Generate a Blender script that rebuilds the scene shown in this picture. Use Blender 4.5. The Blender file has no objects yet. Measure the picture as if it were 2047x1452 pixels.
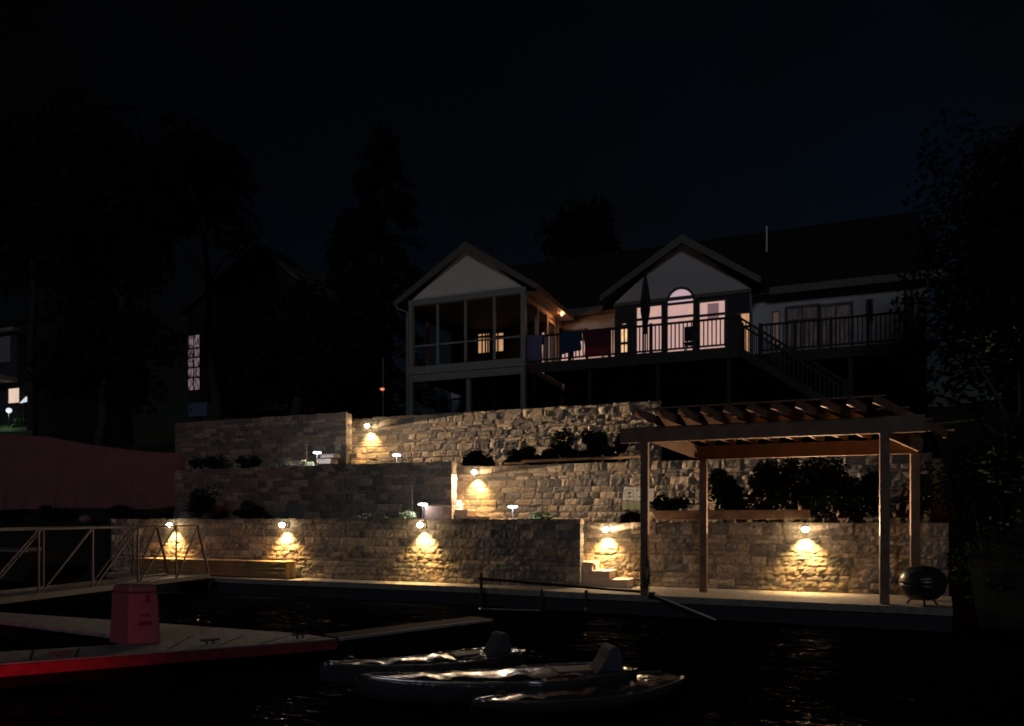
import bpy, bmesh, math, random
from mathutils import Vector, Matrix, noise
R = math.radians
sc = bpy.context.scene
col = sc.collection

# ------------------------------------------------------------------ camera, sky, moonlight, exposure
YAW = R(21.8)                       # the walls and the house run along world x; the camera looks 21.8 degrees left of +y
CS, SN = math.cos(YAW), math.sin(YAW)
FPX, EYE = 1485.0, 2.1              # focal length in photo pixels, eye height above the water
cam_d = bpy.data.cameras.new("camera")
cam_d.sensor_width = 36; cam_d.lens = FPX / 2047 * 36
cam_d.shift_y = (1038 - 726) / 2047.0
cam_d.clip_start = .1; cam_d.clip_end = 2000
cam = bpy.data.objects.new("camera", cam_d); col.objects.link(cam)
cam.location = (0, 0, EYE); cam.rotation_euler = (R(90), 0, YAW)
sc.camera = cam
w = bpy.data.worlds.new("World"); sc.world = w; w.use_nodes = True
nt = w.node_tree; bg = nt.nodes['Background']
sky = nt.nodes.new('ShaderNodeTexSky'); sky.sky_type = 'NISHITA'; sky.sun_disc = False
MOON_AZ, MOON_EL = R(200), R(24)
sky.sun_elevation = R(-4.5); sky.sun_rotation = R(20); sky.altitude = 0
tc_ = nt.nodes.new('ShaderNodeTexCoord'); cl_ = nt.nodes.new('ShaderNodeTexNoise'); cl_.inputs['Scale'].default_value = 3.2; cl_.inputs['Detail'].default_value = 5
nt.links.new(tc_.outputs['Generated'], cl_.inputs['Vector']); rp_ = nt.nodes.new('ShaderNodeValToRGB')   # thin night cloud, bluer in the gaps
rp_.color_ramp.elements[0].position = .40; rp_.color_ramp.elements[0].color = (.75,.72,.68,1); rp_.color_ramp.elements[1].position = .62; rp_.color_ramp.elements[1].color = (.55,.92,1.3,1)
mx_ = nt.nodes.new('ShaderNodeMix'); mx_.data_type = 'RGBA'; mx_.blend_type = 'MULTIPLY'; mx_.inputs[0].default_value = 1
nt.links.new(cl_.outputs[0], rp_.inputs[0]); nt.links.new(sky.outputs[0], mx_.inputs[6]); nt.links.new(rp_.outputs[0], mx_.inputs[7])
nt.links.new(mx_.outputs[2], bg.inputs[0]); bg.inputs[1].default_value = 0.08
sun_d = bpy.data.lights.new("moonlight", 'SUN'); sun_d.energy = 0.145; sun_d.angle = R(12); sun_d.color = (.80, .87, 1.0)
sun = bpy.data.objects.new("moonlight", sun_d); col.objects.link(sun)
# comes from behind the camera, a little left, high enough to shade under the eaves and the deck
sd = Vector((-0.25, 1.0, -0.42))
sun.rotation_euler = sd.to_track_quat('-Z', 'Y').to_euler()
sc.view_settings.view_transform = 'Standard'; sc.view_settings.look = 'None'
sc.view_settings.exposure = 0; sc.view_settings.gamma = 1
sc.render.engine = 'CYCLES'
sc.cycles.use_denoising = True
sc.cycles.max_bounces = 6; sc.cycles.sample_clamp_indirect = 4
sc.cycles.filter_width = 1.8
sc.cycles.caustics_reflective = False; sc.cycles.caustics_refractive = False

# ------------------------------------------------------------------ placing helpers
def P(px, py, v):
    """world point where the sight line of a photo pixel meets the vertical plane y = v"""
    t = (px - 1023.5) / FPX
    Y = v / (SN * t + CS)
    return Vector((Y * (CS * t - SN), v, EYE + (1038 - py) / FPX * Y))
def G(px, py, z):
    """world point where the sight line of a photo pixel meets the level z"""
    t = (px - 1023.5) / FPX
    Y = (z - EYE) * FPX / (1038 - py)
    return Vector((Y * (CS * t - SN), Y * (SN * t + CS), z))
def X(px, v): return P(px, 1038, v).x

# ------------------------------------------------------------------ mesh helpers
class MB:
    def __init__(s): s.v = []; s.f = []
    def add(s, vs, fs):
        n = len(s.v); s.v += [tuple(p) for p in vs]; s.f += [tuple(i + n for i in f) for f in fs]; return s
    def box(s, x0, x1, y0, y1, z0, z1):
        return s.add([(x0,y0,z0),(x1,y0,z0),(x1,y1,z0),(x0,y1,z0),(x0,y0,z1),(x1,y0,z1),(x1,y1,z1),(x0,y1,z1)],
                     [(0,3,2,1),(4,5,6,7),(0,1,5,4),(1,2,6,5),(2,3,7,6),(3,0,4,7)])
    def beam(s, a, b, wd, h, up=(0,0,1)):
        a, b = Vector(a), Vector(b); d = (b - a).normalized(); u = Vector(up)
        if abs(d.dot(u)) > .98: u = Vector((0,1,0))
        r = d.cross(u).normalized() * wd / 2; t = r.cross(d).normalized() * h / 2
        return s.add([a-r-t, a+r-t, a+r+t, a-r+t, b-r-t, b+r-t, b+r+t, b-r+t],
                     [(0,1,2,3),(7,6,5,4),(4,5,1,0),(5,6,2,1),(6,7,3,2),(7,4,0,3)])
    def tube(s, pts, r, n=8, cap=True):
        pts = [Vector(p) for p in pts]; rs = r if isinstance(r, (list, tuple)) else [r] * len(pts); vs = []
        for i, p in enumerate(pts):
            d = (pts[min(i+1, len(pts)-1)] - pts[max(i-1, 0)]).normalized()
            u = Vector((0,0,1)) if abs(d.z) < .9 else Vector((1,0,0))
            a = d.cross(u).normalized(); b = a.cross(d).normalized()
            for k in range(n):
                q = 2*math.pi*k/n; vs.append(p + (a*math.cos(q) + b*math.sin(q)) * rs[i])
        fs = [(i*n+k, i*n+(k+1)%n, (i+1)*n+(k+1)%n, (i+1)*n+k) for i in range(len(pts)-1) for k in range(n)]
        if cap: fs += [tuple(range(n-1,-1,-1)), tuple((len(pts)-1)*n + k for k in range(n))]
        return s.add(vs, fs)
    def lathe(s, c, prof, n=20, sx=1, sy=1):
        c = Vector(c); vs = [c + Vector((r*math.cos(2*math.pi*k/n)*sx, r*math.sin(2*math.pi*k/n)*sy, z)) for r, z in prof for k in range(n)]
        m = len(prof)
        fs = [(i*n+k, i*n+(k+1)%n, (i+1)*n+(k+1)%n, (i+1)*n+k) for i in range(m-1) for k in range(n)]
        fs += [tuple(range(n-1,-1,-1)), tuple((m-1)*n + k for k in range(n))]
        return s.add(vs, fs)
    def prism(s, poly, d):
        """poly: planar 3D points, d: extrusion vector"""
        poly = [Vector(p) for p in poly]; d = Vector(d); n = len(poly)
        return s.add(poly + [p + d for p in poly], [tuple(range(n)), tuple(range(2*n-1, n-1, -1))] + [(i, i+n, (i+1)%n+n, (i+1)%n) for i in range(n)])

WL = {}
def build(name, mb, mat, parent=None, origin=(0,0,0), smooth=False, bevel=0, local=False):
    me = bpy.data.meshes.new(name)
    off = Vector((0,0,0)) if local else (WL[parent.name] if parent else Vector(origin))
    me.from_pydata([tuple(Vector(p) - off) for p in mb.v], [], mb.f)
    bm = bmesh.new(); bm.from_mesh(me); bmesh.ops.recalc_face_normals(bm, faces=bm.faces)
    bm.to_mesh(me); bm.free()
    if smooth: me.polygons.foreach_set('use_smooth', [True]*len(me.polygons))
    for m in (mat if isinstance(mat, (list, tuple)) else [mat]): me.materials.append(m)
    o = bpy.data.objects.new(name, me); col.objects.link(o)
    if parent: o.parent = parent; WL[o.name] = WL[parent.name]
    else: o.location = off; WL[o.name] = off
    if bevel:
        b = o.modifiers.new('bevel', 'BEVEL'); b.width = bevel; b.segments = 2; b.limit_method = 'ANGLE'
    return o
def tag(o, label, cat, group=None):
    o['label'] = label; o['category'] = cat
    if group: o['group'] = group
    return o
def thing(name, label, cat, loc, group=None, rz=0):
    o = bpy.data.objects.new(name, None); col.objects.link(o); o.empty_display_size = .2
    o.location = loc; o.rotation_euler.z = rz; WL[o.name] = Vector(loc)
    return tag(o, label, cat, group)
def struct(name, mb, mat, smooth=False):
    o = build(name, mb, mat, smooth=smooth); o['kind'] = 'structure'; return o
def dup(o, loc, label=None, rz=None, parent=None):
    c = o.copy(); col.objects.link(c)
    if parent is None:
        c.location = loc; WL[c.name] = Vector(loc)
        if label: c['label'] = label
        if rz is not None: c.rotation_euler.z = rz
    else: c.parent = parent
    for ch in list(o.children): dup(ch, None, parent=c)
    return c

# ------------------------------------------------------------------ materials
def mat(name, c, rough=.7, metal=0, spec=.5, var=.25, scale=6, bump=0, bscale=30, detail=4):
    m = bpy.data.materials.new(name); m.use_nodes = True; t = m.node_tree; b = t.nodes['Principled BSDF']
    b.inputs['Roughness'].default_value = rough; b.inputs['Metallic'].default_value = metal
    b.inputs['Specular IOR Level'].default_value = spec
    co = t.nodes.new('ShaderNodeTexCoord'); nz = t.nodes.new('ShaderNodeTexNoise'); nz.inputs['Scale'].default_value = scale
    nz.inputs['Detail'].default_value = detail
    t.links.new(co.outputs['Object'], nz.inputs['Vector'])
    cr = t.nodes.new('ShaderNodeValToRGB'); cr.color_ramp.elements[0].position = .3; cr.color_ramp.elements[1].position = .7
    cr.color_ramp.elements[0].color = tuple(x*(1-var) for x in c) + (1,); cr.color_ramp.elements[1].color = tuple(min(1, x*(1+var)) for x in c) + (1,)
    t.links.new(nz.outputs[0], cr.inputs[0]); t.links.new(cr.outputs[0], b.inputs['Base Color'])
    if bump:
        n2 = t.nodes.new('ShaderNodeTexNoise'); n2.inputs['Scale'].default_value = bscale; t.links.new(co.outputs['Object'], n2.inputs['Vector'])
        bp = t.nodes.new('ShaderNodeBump'); bp.inputs['Strength'].default_value = bump; bp.inputs['Distance'].default_value = .02
        t.links.new(n2.outputs[0], bp.inputs['Height']); t.links.new(bp.outputs[0], b.inputs['Normal'])
    return m
def emit(name, c, s, c2=None, scale=3):
    m = bpy.data.materials.new(name); m.use_nodes = True; t = m.node_tree; b = t.nodes['Principled BSDF']
    b.inputs['Base Color'].default_value = (.1,.1,.1,1); b.inputs['Roughness'].default_value = .2
    b.inputs['Emission Strength'].default_value = s
    if c2:
        co = t.nodes.new('ShaderNodeTexCoord'); nz = t.nodes.new('ShaderNodeTexNoise'); nz.inputs['Scale'].default_value = scale
        mp = t.nodes.new('ShaderNodeMapping'); mp.inputs['Scale'].default_value = (2.5, 1, .7)
        t.links.new(co.outputs['Object'], mp.inputs[0]); t.links.new(mp.outputs[0], nz.inputs['Vector'])
        cr = t.nodes.new('ShaderNodeValToRGB'); cr.color_ramp.elements[0].position = .38; cr.color_ramp.elements[1].position = .62
        cr.color_ramp.elements[0].color = tuple(c2)+(1,); cr.color_ramp.elements[1].color = tuple(c)+(1,)
        t.links.new(nz.outputs[0], cr.inputs[0]); t.links.new(cr.outputs[0], b.inputs['Emission Color'])
    else: b.inputs['Emission Color'].default_value = tuple(c)+(1,)
    return m
def stone_mat(name, tones, var=.35):
    m = bpy.data.materials.new(name); m.use_nodes = True; t = m.node_tree; b = t.nodes['Principled BSDF']
    b.inputs['Roughness'].default_value = .85; b.inputs['Specular IOR Level'].default_value = .3
    ge = t.nodes.new('ShaderNodeNewGeometry'); cr = t.nodes.new('ShaderNodeValToRGB'); cr.color_ramp.interpolation = 'CONSTANT'
    els = cr.color_ramp.elements
    for i, c in enumerate(tones):
        e = els[i] if i < 2 else els.new(i/len(tones))
        e.position = i/len(tones); e.color = tuple(c)+(1,)
    t.links.new(ge.outputs['Random Per Island'], cr.inputs[0])
    co = t.nodes.new('ShaderNodeTexCoord'); nz = t.nodes.new('ShaderNodeTexNoise'); nz.inputs['Scale'].default_value = 14; nz.inputs['Detail'].default_value = 6
    t.links.new(co.outputs['Object'], nz.inputs['Vector'])
    c2 = t.nodes.new('ShaderNodeValToRGB'); c2.color_ramp.elements[0].position=.3; c2.color_ramp.elements[1].position=.7
    c2.color_ramp.elements[0].color=(1-var,)*3+(1,); c2.color_ramp.elements[1].color=(1+var*.6,)*3+(1,)
    t.links.new(nz.outputs[0], c2.inputs[0])
    mx = t.nodes.new('ShaderNodeMix'); mx.data_type='RGBA'; mx.blend_type='MULTIPLY'; mx.inputs[0].default_value=1
    t.links.new(cr.outputs[0], mx.inputs[6]); t.links.new(c2.outputs[0], mx.inputs[7]); t.links.new(mx.outputs[2], b.inputs['Base Color'])
    bp = t.nodes.new('ShaderNodeBump'); bp.inputs['Strength'].default_value=.45; bp.inputs['Distance'].default_value=.014
    n2 = t.nodes.new('ShaderNodeTexNoise'); n2.inputs['Scale'].default_value=22; n2.inputs['Detail'].default_value=8
    t.links.new(co.outputs['Object'], n2.inputs['Vector']); t.links.new(n2.outputs[0], bp.inputs['Height']); t.links.new(bp.outputs[0], b.inputs['Normal'])
    return m
def siding(name, c, lap=.14):
    m = mat(name, c, .6, var=.06, scale=1.2); t = m.node_tree; b = t.nodes['Principled BSDF']
    co = t.nodes.new('ShaderNodeTexCoord'); wv = t.nodes.new('ShaderNodeTexWave'); wv.bands_direction='Z'; wv.wave_profile='SAW'
    wv.inputs['Scale'].default_value = 1/lap/ (2*math.pi) * 2 * math.pi / 6.2832 * 3.1416 / 10 * 2
    bp = t.nodes.new('ShaderNodeBump'); bp.inputs['Strength'].default_value=.5; bp.inputs['Distance'].default_value=.02
    t.links.new(co.outputs['Object'], wv.inputs[0]); t.links.new(wv.outputs['Fac'], bp.inputs['Height']); t.links.new(bp.outputs[0], b.inputs['Normal'])
    return m

M = dict(
 stone=stone_mat('ledge_stone', [(.28,.225,.17),(.20,.17,.14),(.37,.30,.23),(.165,.15,.135),(.26,.22,.185),(.45,.36,.27),(.195,.18,.16),(.30,.24,.17)]),
 core=mat('mortar', (.18,.14,.11), .9),
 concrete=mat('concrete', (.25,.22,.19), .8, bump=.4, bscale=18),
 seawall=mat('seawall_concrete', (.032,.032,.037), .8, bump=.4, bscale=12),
 soil=mat('soil', (.05,.04,.03), .95, bump=.8, bscale=8),
 hill=mat('hillside_ground', (.012,.015,.008), .95, bump=.8, bscale=4),
 timber=mat('timber', (.30,.17,.09), .65, var=.3, scale=5, bump=.25, bscale=40),
 bench=mat('bench_timber', (.36,.22,.10), .6, var=.25, scale=5),
 pergola=mat('pergola_timber', (.20,.115,.072), .6, var=.22, scale=4, bump=.2, bscale=30),
 white=siding('white_siding', (.62,.60,.60)),
 gable=siding('gable_siding', (.60,.54,.53)), pgable=siding('porch_gable_siding', (.84,.73,.66)), bay=mat('bay_dark_panel', (.03,.026,.032), .7),
 lower=mat('basement_stucco', (.30,.30,.32), .8, var=.1),
 trim=mat('house_trim', (.13,.12,.10), .6, var=.1),
 porchtrim=mat('porch_trim', (.26,.26,.24), .6, var=.12),
 roof=mat('roof_shingle', (.010,.010,.011), .9, bump=.6, bscale=14),
 deck=mat('deck_board', (.055,.045,.038), .8),
 rail=mat('dark_railing', (.018,.017,.02), .7),
 frame=mat('window_frame', (.05,.04,.05), .5),
 dglass=mat('dark_glass', (.02,.022,.025), .08, var=.1),
 alu=mat('aluminium', (.45,.45,.46), .4, metal=.8, var=.1),
 gang=mat('weathered_aluminium', (.065,.065,.07), .6, metal=.2, var=.1),
 aludeck=mat('gangway_deck', (.30,.30,.30), .7),
 gdeck=mat('gangway_grating', (.09,.09,.095), .8, spec=.1),
 dock=mat('dock_concrete', (.26,.26,.265), .85, bump=.3, bscale=10, spec=.15),
 dockside=mat('red_glow_fender', (.24,.035,.045), .6, spec=.1),  # red lamp glow put into the base colour
 darkdock=mat('dark_dock', (.012,.012,.014), .9, spec=.03),
 plastic=mat('dock_box_plastic', (.11,.10,.12), .5, var=.06),
 black=mat('black_metal', (.02,.02,.022), .35, var=.1),
 kayak=mat('kayak_plastic', (.05,.048,.055), .22, var=.3, scale=3, bump=.9, bscale=9),
 glint=mat('glint_rail', (.75,.72,.70), .2, metal=.9, var=.3, scale=9),  # bright metal, added so the kayak rims catch lamp glints
 seatmat=mat('seat_pad', (.07,.07,.085), .8),
 bark=mat('bark', (.05,.04,.03), .9),
 leaf=mat('leaf', (.012,.018,.009), .8, spec=.08, var=.5, scale=3),
 conifer=mat('conifer_needles', (.012,.02,.011), .8, spec=.08, var=.5, scale=3),
 shrub=mat('shrub_leaf', (.016,.024,.016), .8, spec=.08, var=.5, scale=8),
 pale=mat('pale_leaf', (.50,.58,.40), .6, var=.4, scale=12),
 lawn=mat('lawn_grass', (.06,.14,.03), .8, var=.4, scale=6, bump=.8, bscale=30),
 signw=mat('sign_white', (.78,.76,.72), .5, var=.03),
 signg=mat('sign_green', (.24,.27,.08), .5, var=.05),
 signd=mat('sign_dark_print', (.06,.07,.07), .5, var=.05),
 signm=mat('sign_leaf_print', (.10,.20,.09), .5, var=.05),
 signt=mat('sign_tan_print', (.30,.26,.22), .5, var=.05),
 tblue=mat('blue_towel', (.015,.05,.12), .95, bump=.5, bscale=60),
 tred=mat('red_towel', (.08,.012,.03), .95, bump=.5, bscale=60),
 tredb=mat('red_towel_hem', (.26,.02,.045), .95),
 tviolet=mat('violet_towel', (.16,.13,.28), .95, bump=.5, bscale=60),
 umb=mat('umbrella_cloth', (.03,.028,.035), .95),
 stucco=mat('neighbour_wall_concrete', (.26,.11,.11), .85, var=.12, scale=1.2, bump=.2, bscale=6),
 pblock=mat('pinkish_block', (.26,.17,.14), .8, var=.1),
 block=mat('cast_block', (.50,.40,.34), .8, var=.1),
 rope=mat('rope', (.06,.06,.05), .9),
 panel=mat('utility_panel', (.10,.15,.24), .6, var=.08),
 nwall=mat('neighbour_siding', (.05,.05,.055), .8),
 bulb=emit('warm_bulb', (1,.78,.45), 45),
 led=emit('white_led', (.75,.85,1), 25),
 sconce=emit('amber_bulb', (1,.50,.22), 1.4),
 red_bulb=emit('ember_bulb', (1,.28,.12), 1.0),
 win_pink=emit('lit_window_pink', (.68,.39,.30), .95, (.58,.36,.36)),
 win_lav=emit('lit_window_lavender', (.56,.37,.45), .95, (.56,.37,.36), 1.5),
 win_low=emit('lit_window_beige', (.60,.34,.22), .8, (.34,.19,.16), 4),
 win_orange=emit('lit_window_orange', (.68,.36,.17), .9, (.55,.28,.14), 4),
 win_yellow=emit('lit_window_yellow', (1,.72,.30), 1.1, (.8,.42,.25), 3),
 win_dim=emit('dim_window', (.022,.013,.011), .9, (.006,.006,.008), 3),
 win_post=emit('dim_tan_window', (.07,.04,.03), .9),
 win_dark2=emit('faint_pane', (.006,.007,.011), 1),
 win_cream=emit('lit_window_cream', (.85,.62,.48), 1.0, (.75,.55,.42), 2),
 win_stair=emit('stair_window', (.20,.14,.15), 1.0, (.006,.005,.008), 3.5),
 curtain=emit('backlit_curtain', (.22,.12,.13), .8),
)
# water: dark, gently rippled
wm = bpy.data.materials.new('lake_water'); wm.use_nodes = True; t = wm.node_tree; b = t.nodes['Principled BSDF']
b.inputs['Base Color'].default_value = (.004,.005,.008,1); b.inputs['Roughness'].default_value = .03; b.inputs['IOR'].default_value = 1.33; b.inputs['Specular IOR Level'].default_value = .5
co = t.nodes.new('ShaderNodeTexCoord')
prev = None
for sc_, st, dist in ((.9, 1, .8), (3.5, .9, .16), (14, .5, .02)):
    mp = t.nodes.new('ShaderNodeMapping'); mp.inputs['Rotation'].default_value = (0,0,R(35)); mp.inputs['Scale'].default_value = (.55, 1.5, 1)
    t.links.new(co.outputs['Object'], mp.inputs[0])
    nz = t.nodes.new('ShaderNodeTexNoise'); nz.inputs['Scale'].default_value = sc_; nz.inputs['Detail'].default_value = 2
    t.links.new(mp.outputs[0], nz.inputs['Vector'])
    bp = t.nodes.new('ShaderNodeBump'); bp.inputs['Strength'].default_value = st; bp.inputs['Distance'].default_value = dist
    t.links.new(nz.outputs[0], bp.inputs['Height'])
    if prev: t.links.new(prev.outputs[0], bp.inputs['Normal'])
    prev = bp
t.links.new(prev.outputs[0], b.inputs['Normal'])
df = t.nodes.new('ShaderNodeBsdfDiffuse'); df.inputs[0].default_value = (.002,.003,.005,1)
ms = t.nodes.new('ShaderNodeMixShader'); ge = t.nodes.new('ShaderNodeNewGeometry'); sp_ = t.nodes.new('ShaderNodeSeparateXYZ'); t.links.new(ge.outputs['Position'], sp_.inputs[0])
mr_ = t.nodes.new('ShaderNodeMapRange'); mr_.interpolation_type = 'SMOOTHSTEP'; t.links.new(sp_.outputs[1], mr_.inputs[0])   # flat dark colour mixed over reflections off the wall, less by the boats
mr_.inputs[1].default_value = 6.8; mr_.inputs[2].default_value = 9.0; mr_.inputs[3].default_value = .35; mr_.inputs[4].default_value = .975
t.links.new(mr_.outputs[0], ms.inputs[0])
t.links.new(b.outputs[0], ms.inputs[1]); t.links.new(df.outputs[0], ms.inputs[2]); t.links.new(ms.outputs[0], t.nodes['Material Output'].inputs[0])

# ------------------------------------------------------------------ setting: water, ground, terraces
V1L, V1R, V2L, V2R, V3L, V3R = 17.15, 18.1, 19.4, 20.35, 21.6, 22.55
C1, C2, C3 = X(1160, V1L), X(903, V2L), X(692, V3L)     # corners where the front sections end
SLAB = .45
o = struct('water', MB().add([(-400,-300,0),(300,-300,0),(300,17.2,0),(-400,17.2,0)], [(0,1,2,3)]), wm)
def sheet(x0, x1, y0, y1, nx, ny, fz):
    mb = MB(); vs = [(x0+(x1-x0)*i/nx, y0+(y1-y0)*j/ny, 0) for j in range(ny+1) for i in range(nx+1)]
    vs = [(x, y, fz(x, y)) for x, y, _ in vs]
    return mb.add(vs, [(j*(nx+1)+i, j*(nx+1)+i+1, (j+1)*(nx+1)+i+1, (j+1)*(nx+1)+i) for j in range(ny) for i in range(nx)])
def nz2(x, y, s): return noise.noise(Vector((x*s, y*s, 3.1)))
def slope(x, y):
    k = max(0, min(1, (y-17.3)/6.5)); return -.4 + 1.0*min(1, max(0, (y-16.9)*2.5)) + 4.7*k + max(0, y-24)*.06 + .25*nz2(x, y, .5)
WL0, WR0 = X(222, V1L), X(1905, 17.6)
struct('hillside', sheet(-120, WL0-.2, 16.9, 150, 80, 90, slope), M['hill'], True)
struct('hillside', sheet(WR0+.3, 120, 16.4, 150, 80, 90, lambda x, y: slope(x, y+.4)), M['hill'], True)
struct('upper_ground', sheet(WL0-.5, WR0+.5, 22.75, 150, 20, 60, lambda x, y: 5.45+max(0,y-31)*.06), M['hill'])
struct('lower_terrace_ground', MB().box(WL0, C1-3.3, 17.49, V1R+.2, 0, 2.07).box(WL0, WR0, V1R+.34, 20.5, 0, 1.997), M['soil'])
struct('middle_terrace_ground', MB().box(WL0, C2-3, 19.74, V2R+.2, 0, 3.74).box(WL0, WR0, V2R+.34, 22.7, 0, 3.547), M['soil'])
struct('upper_terrace_ground', MB().box(WL0-.3, C3-3, 21.9, 22.78, 0, 5.38), M['soil'])
# the seawall slab: a concrete walk whose lake edge follows the photo
edge = [(-20.0,16.5), (X(420,16.35),16.4), (X(950,16.4),16.4), (X(1120,16.1),16.1), (X(1905,15.75),15.75)]
mb = MB(); poly = [(x,y,SLAB) for x,y in edge] + [(X(1905,15.75)+.35,18.2,SLAB), (-20.0,18.2,SLAB)]
mb.prism(poly, (0,0,-.14)); struct('seawall_walk', mb, M['concrete'])
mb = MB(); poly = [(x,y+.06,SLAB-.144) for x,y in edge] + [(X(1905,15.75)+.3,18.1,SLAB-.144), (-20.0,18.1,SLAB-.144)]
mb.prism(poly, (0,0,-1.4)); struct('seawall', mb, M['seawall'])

# ------------------------------------------------------------------ ledge stone retaining walls
def stones(mb, o, d, L, z0, z1, nrm, seed, cell=.055, rel=1.0):
    rnd = random.Random(seed); o, d, nrm = Vector(o), Vector(d), Vector(nrm); z = z0
    while z < z1 - .02:
        h = rnd.choice((.10,.14,.16,.19,.22))
        if z1 - z - h < .08: h = z1 - z
        h = min(h, z1 - z); s = 0
        while s < L - .01:
            l = rnd.uniform(.2, .62)
            if L - s - l < .15: l = L - s
            base = rnd.uniform(.0, .022*rel); tilt = rnd.uniform(-.02, .02); tz = rnd.uniform(-.08, .08)
            nx, nz_ = max(3, int(l/cell)), max(3, int(h/cell)+1); g = .0018
            off = rnd.uniform(0, 99); vs = []; hh = h - (rnd.uniform(0, .03) if z + h > z1 - .01 else 0)
            for j in range(nz_+1):
                for i in range(nx+1):
                    a, c = i/nx, j/nz_
                    rim = min(a*l, (1-a)*l, c*h, (1-c)*h)
                    e = base + tilt*(a-.5) + tz*(c-.5)*h + rel*.020*noise.noise(Vector((s*1.0+a*l, z+c*h, off))*7) + rel*.016*noise.noise(Vector((s+a*l, z+c*h, off))*16)
                    e = e if rim > .004 else e*.7 - .005
                    q = o + d*(s + g + a*(l-2*g)) + Vector((0,0, z - o.z + g + c*(hh-2*g))) + nrm*e
                    vs.append(q)
            W = nx+1; fs = [(j*W+i, j*W+i+1, (j+1)*W+i+1, (j+1)*W+i) for j in range(nz_) for i in range(nx)]
            ring = [i for i in range(W)] + [j*W+nx for j in range(1, nz_+1)] + [nz_*W+i for i in range(nx-1, -1, -1)] + [j*W for j in range(nz_-1, 0, -1)]
            nb = len(vs); vs += [vs[k] - nrm*(vs[k]-o).dot(nrm) - nrm*.06 for k in ring]
            fs += [(ring[k], nb+k, nb+(k+1)%len(ring), ring[(k+1)%len(ring)]) for k in range(len(ring))]
            mb.add(vs, fs); s += l
        z += h
def stone_wall(label, x0, x1, v, z0, z1, seed, end=0, thick=.32, rel=1.0):
    t_ = thing('stone_retaining_wall', label, 'stone wall', ((x0+x1)/2, v, z0), 'terraced stone retaining walls')
    mb = MB(); stones(mb, (x0, v, z0), (1,0,0), x1-x0, z0, z1, (0,-1,0), seed, rel=rel)
    if end: stones(mb, (x1-.045, v, z0), (0,1,0), end, z0, z1, (1,0,0), seed+7)
    build('stone_face', mb, M['stone'], t_)
    mb = MB(); mb.box(x0+.01, x1-.06, v+.03, v+thick, z0-.3, z1-.035); build('core', mb, M['core'], t_)
    return t_
Z1L, Z1R = 2.125, P(1250,1044,V1R).z
Z2L, Z2R = P(750,926,V2L).z, P(1100,927,V2R).z
Z3L, Z3R = P(600,829,V3L).z, P(1000,819,V3R).z
stone_wall('long lower stone wall behind the timber bench, with three lamps', WL0, C1, V1L, SLAB, Z1L, 1, end=.4, rel=1.1)
stone_wall('lower stone wall behind the pergola posts, set back beside the waterside steps', C1-3.3, WR0, V1R, SLAB, Z1R, 2)
stone_wall('dark middle stone wall without a lamp, left of the middle steps', X(350,V2L), C2, V2L, 2.0, Z2L, 3, end=.4)
stone_wall('middle stone wall with one lamp, behind the yard sign', C2-3, WR0, V2R, 2.0, Z2R, 4, rel=.25)
stone_wall('topmost stone wall on the left, fading dark beside the black shrubs', X(350,V3L), C3, V3L, 3.55, Z3L, 5, end=.4)
stone_wall('topmost stone wall under the deck, with a lamp near its left end', C3-3, X(1322,V3R), V3R, 3.55, Z3R, 6, end=.35, rel=.25)
# steps that climb left behind the front sections
def steps(label, cx, v, z0, n, rise, run0, px_low):
    t_ = thing('garden_steps', label, 'steps', (cx, v, z0), 'steps between the terraces')
    x = px_low
    for k in range(n):
        mb = MB(); mb.box(x-4.2*1-run0, x - k*run0, v+.30, v+.93, z0 + k*rise + (.003 if k else 0), z0+(k+1)*rise-.05)
        build('riser', mb, M['block'], t_)
        mb = MB(); mb.box(x-4.2-run0, x - k*run0 + .03, v+.29, v+.935, z0+(k+1)*rise-.05, z0+(k+1)*rise)
        build('tread', mb, M['block'], t_, bevel=.008)
    return t_
steps('waterside stone steps at the corner of the lower wall, left of the pergola post', C1+.3, V1L, SLAB, 4, .2, .43, X(1257,V1L+.5))
steps('middle steps rising beside the lamp on the middle wall', C2+.3, V2L, 2.0, 3, .19, .42, X(965,V2L+.5))
steps('top steps by the corner of the topmost walls', C3+.1, V3L, 3.55, 2, .2, .4, X(714,V3L+.5))

# ------------------------------------------------------------------ wall lamps
def lamp_light(name, parent, loc, e, c, r=.05, typ='POINT', rot=None, size=None, blend=.6):
    l = bpy.data.lights.new(name, typ); l.energy = e; l.color = c; l.shadow_soft_size = r
    if typ == 'SPOT': l.spot_size = size; l.spot_blend = blend
    o_ = bpy.data.objects.new(name, l); col.objects.link(o_); o_.parent = parent; o_.location = loc
    if rot: o_.rotation_euler = rot
    return o_
def wall_lamp():
    t_ = thing('wall_lamp', '', 'wall lamp', (0,0,0), 'downlights on the stone walls')
    mb = MB().box(-.06,.06,-.06,-.03,-.07,.07); build('backplate', mb, M['black'], t_, local=True)
    mb = MB(); n = 12
    build('arm', MB().tube([(0,-.05,0),(0,-.12,.10),(0,-.24,.10),(0,-.26,.085)], .012, 8), M['black'], t_, local=True)
    mb = MB().lathe((0,-.26,.075), [(.085,0),(.07,.02),(.02,.03)], 16); build('hood', mb, M['black'], t_, local=True)
    mb = MB().lathe((0,-.26,0), [(.01,.07),(.06,.05),(.085,.015),(.06,-.04),(.01,-.06)], 12); build('bulb', mb, M['bulb'], t_, local=True, smooth=True)
    lamp_light('lamp_light', t_, (.12,-.30,-.09), 1, (1,.68,.40), .02)
    lamp_light('lamp_beam', t_, (0,-.17,-.10), 420, (1,.62,.22), .012, 'SPOT', (R(8),0,0), R(104), 1)
    return t_
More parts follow.
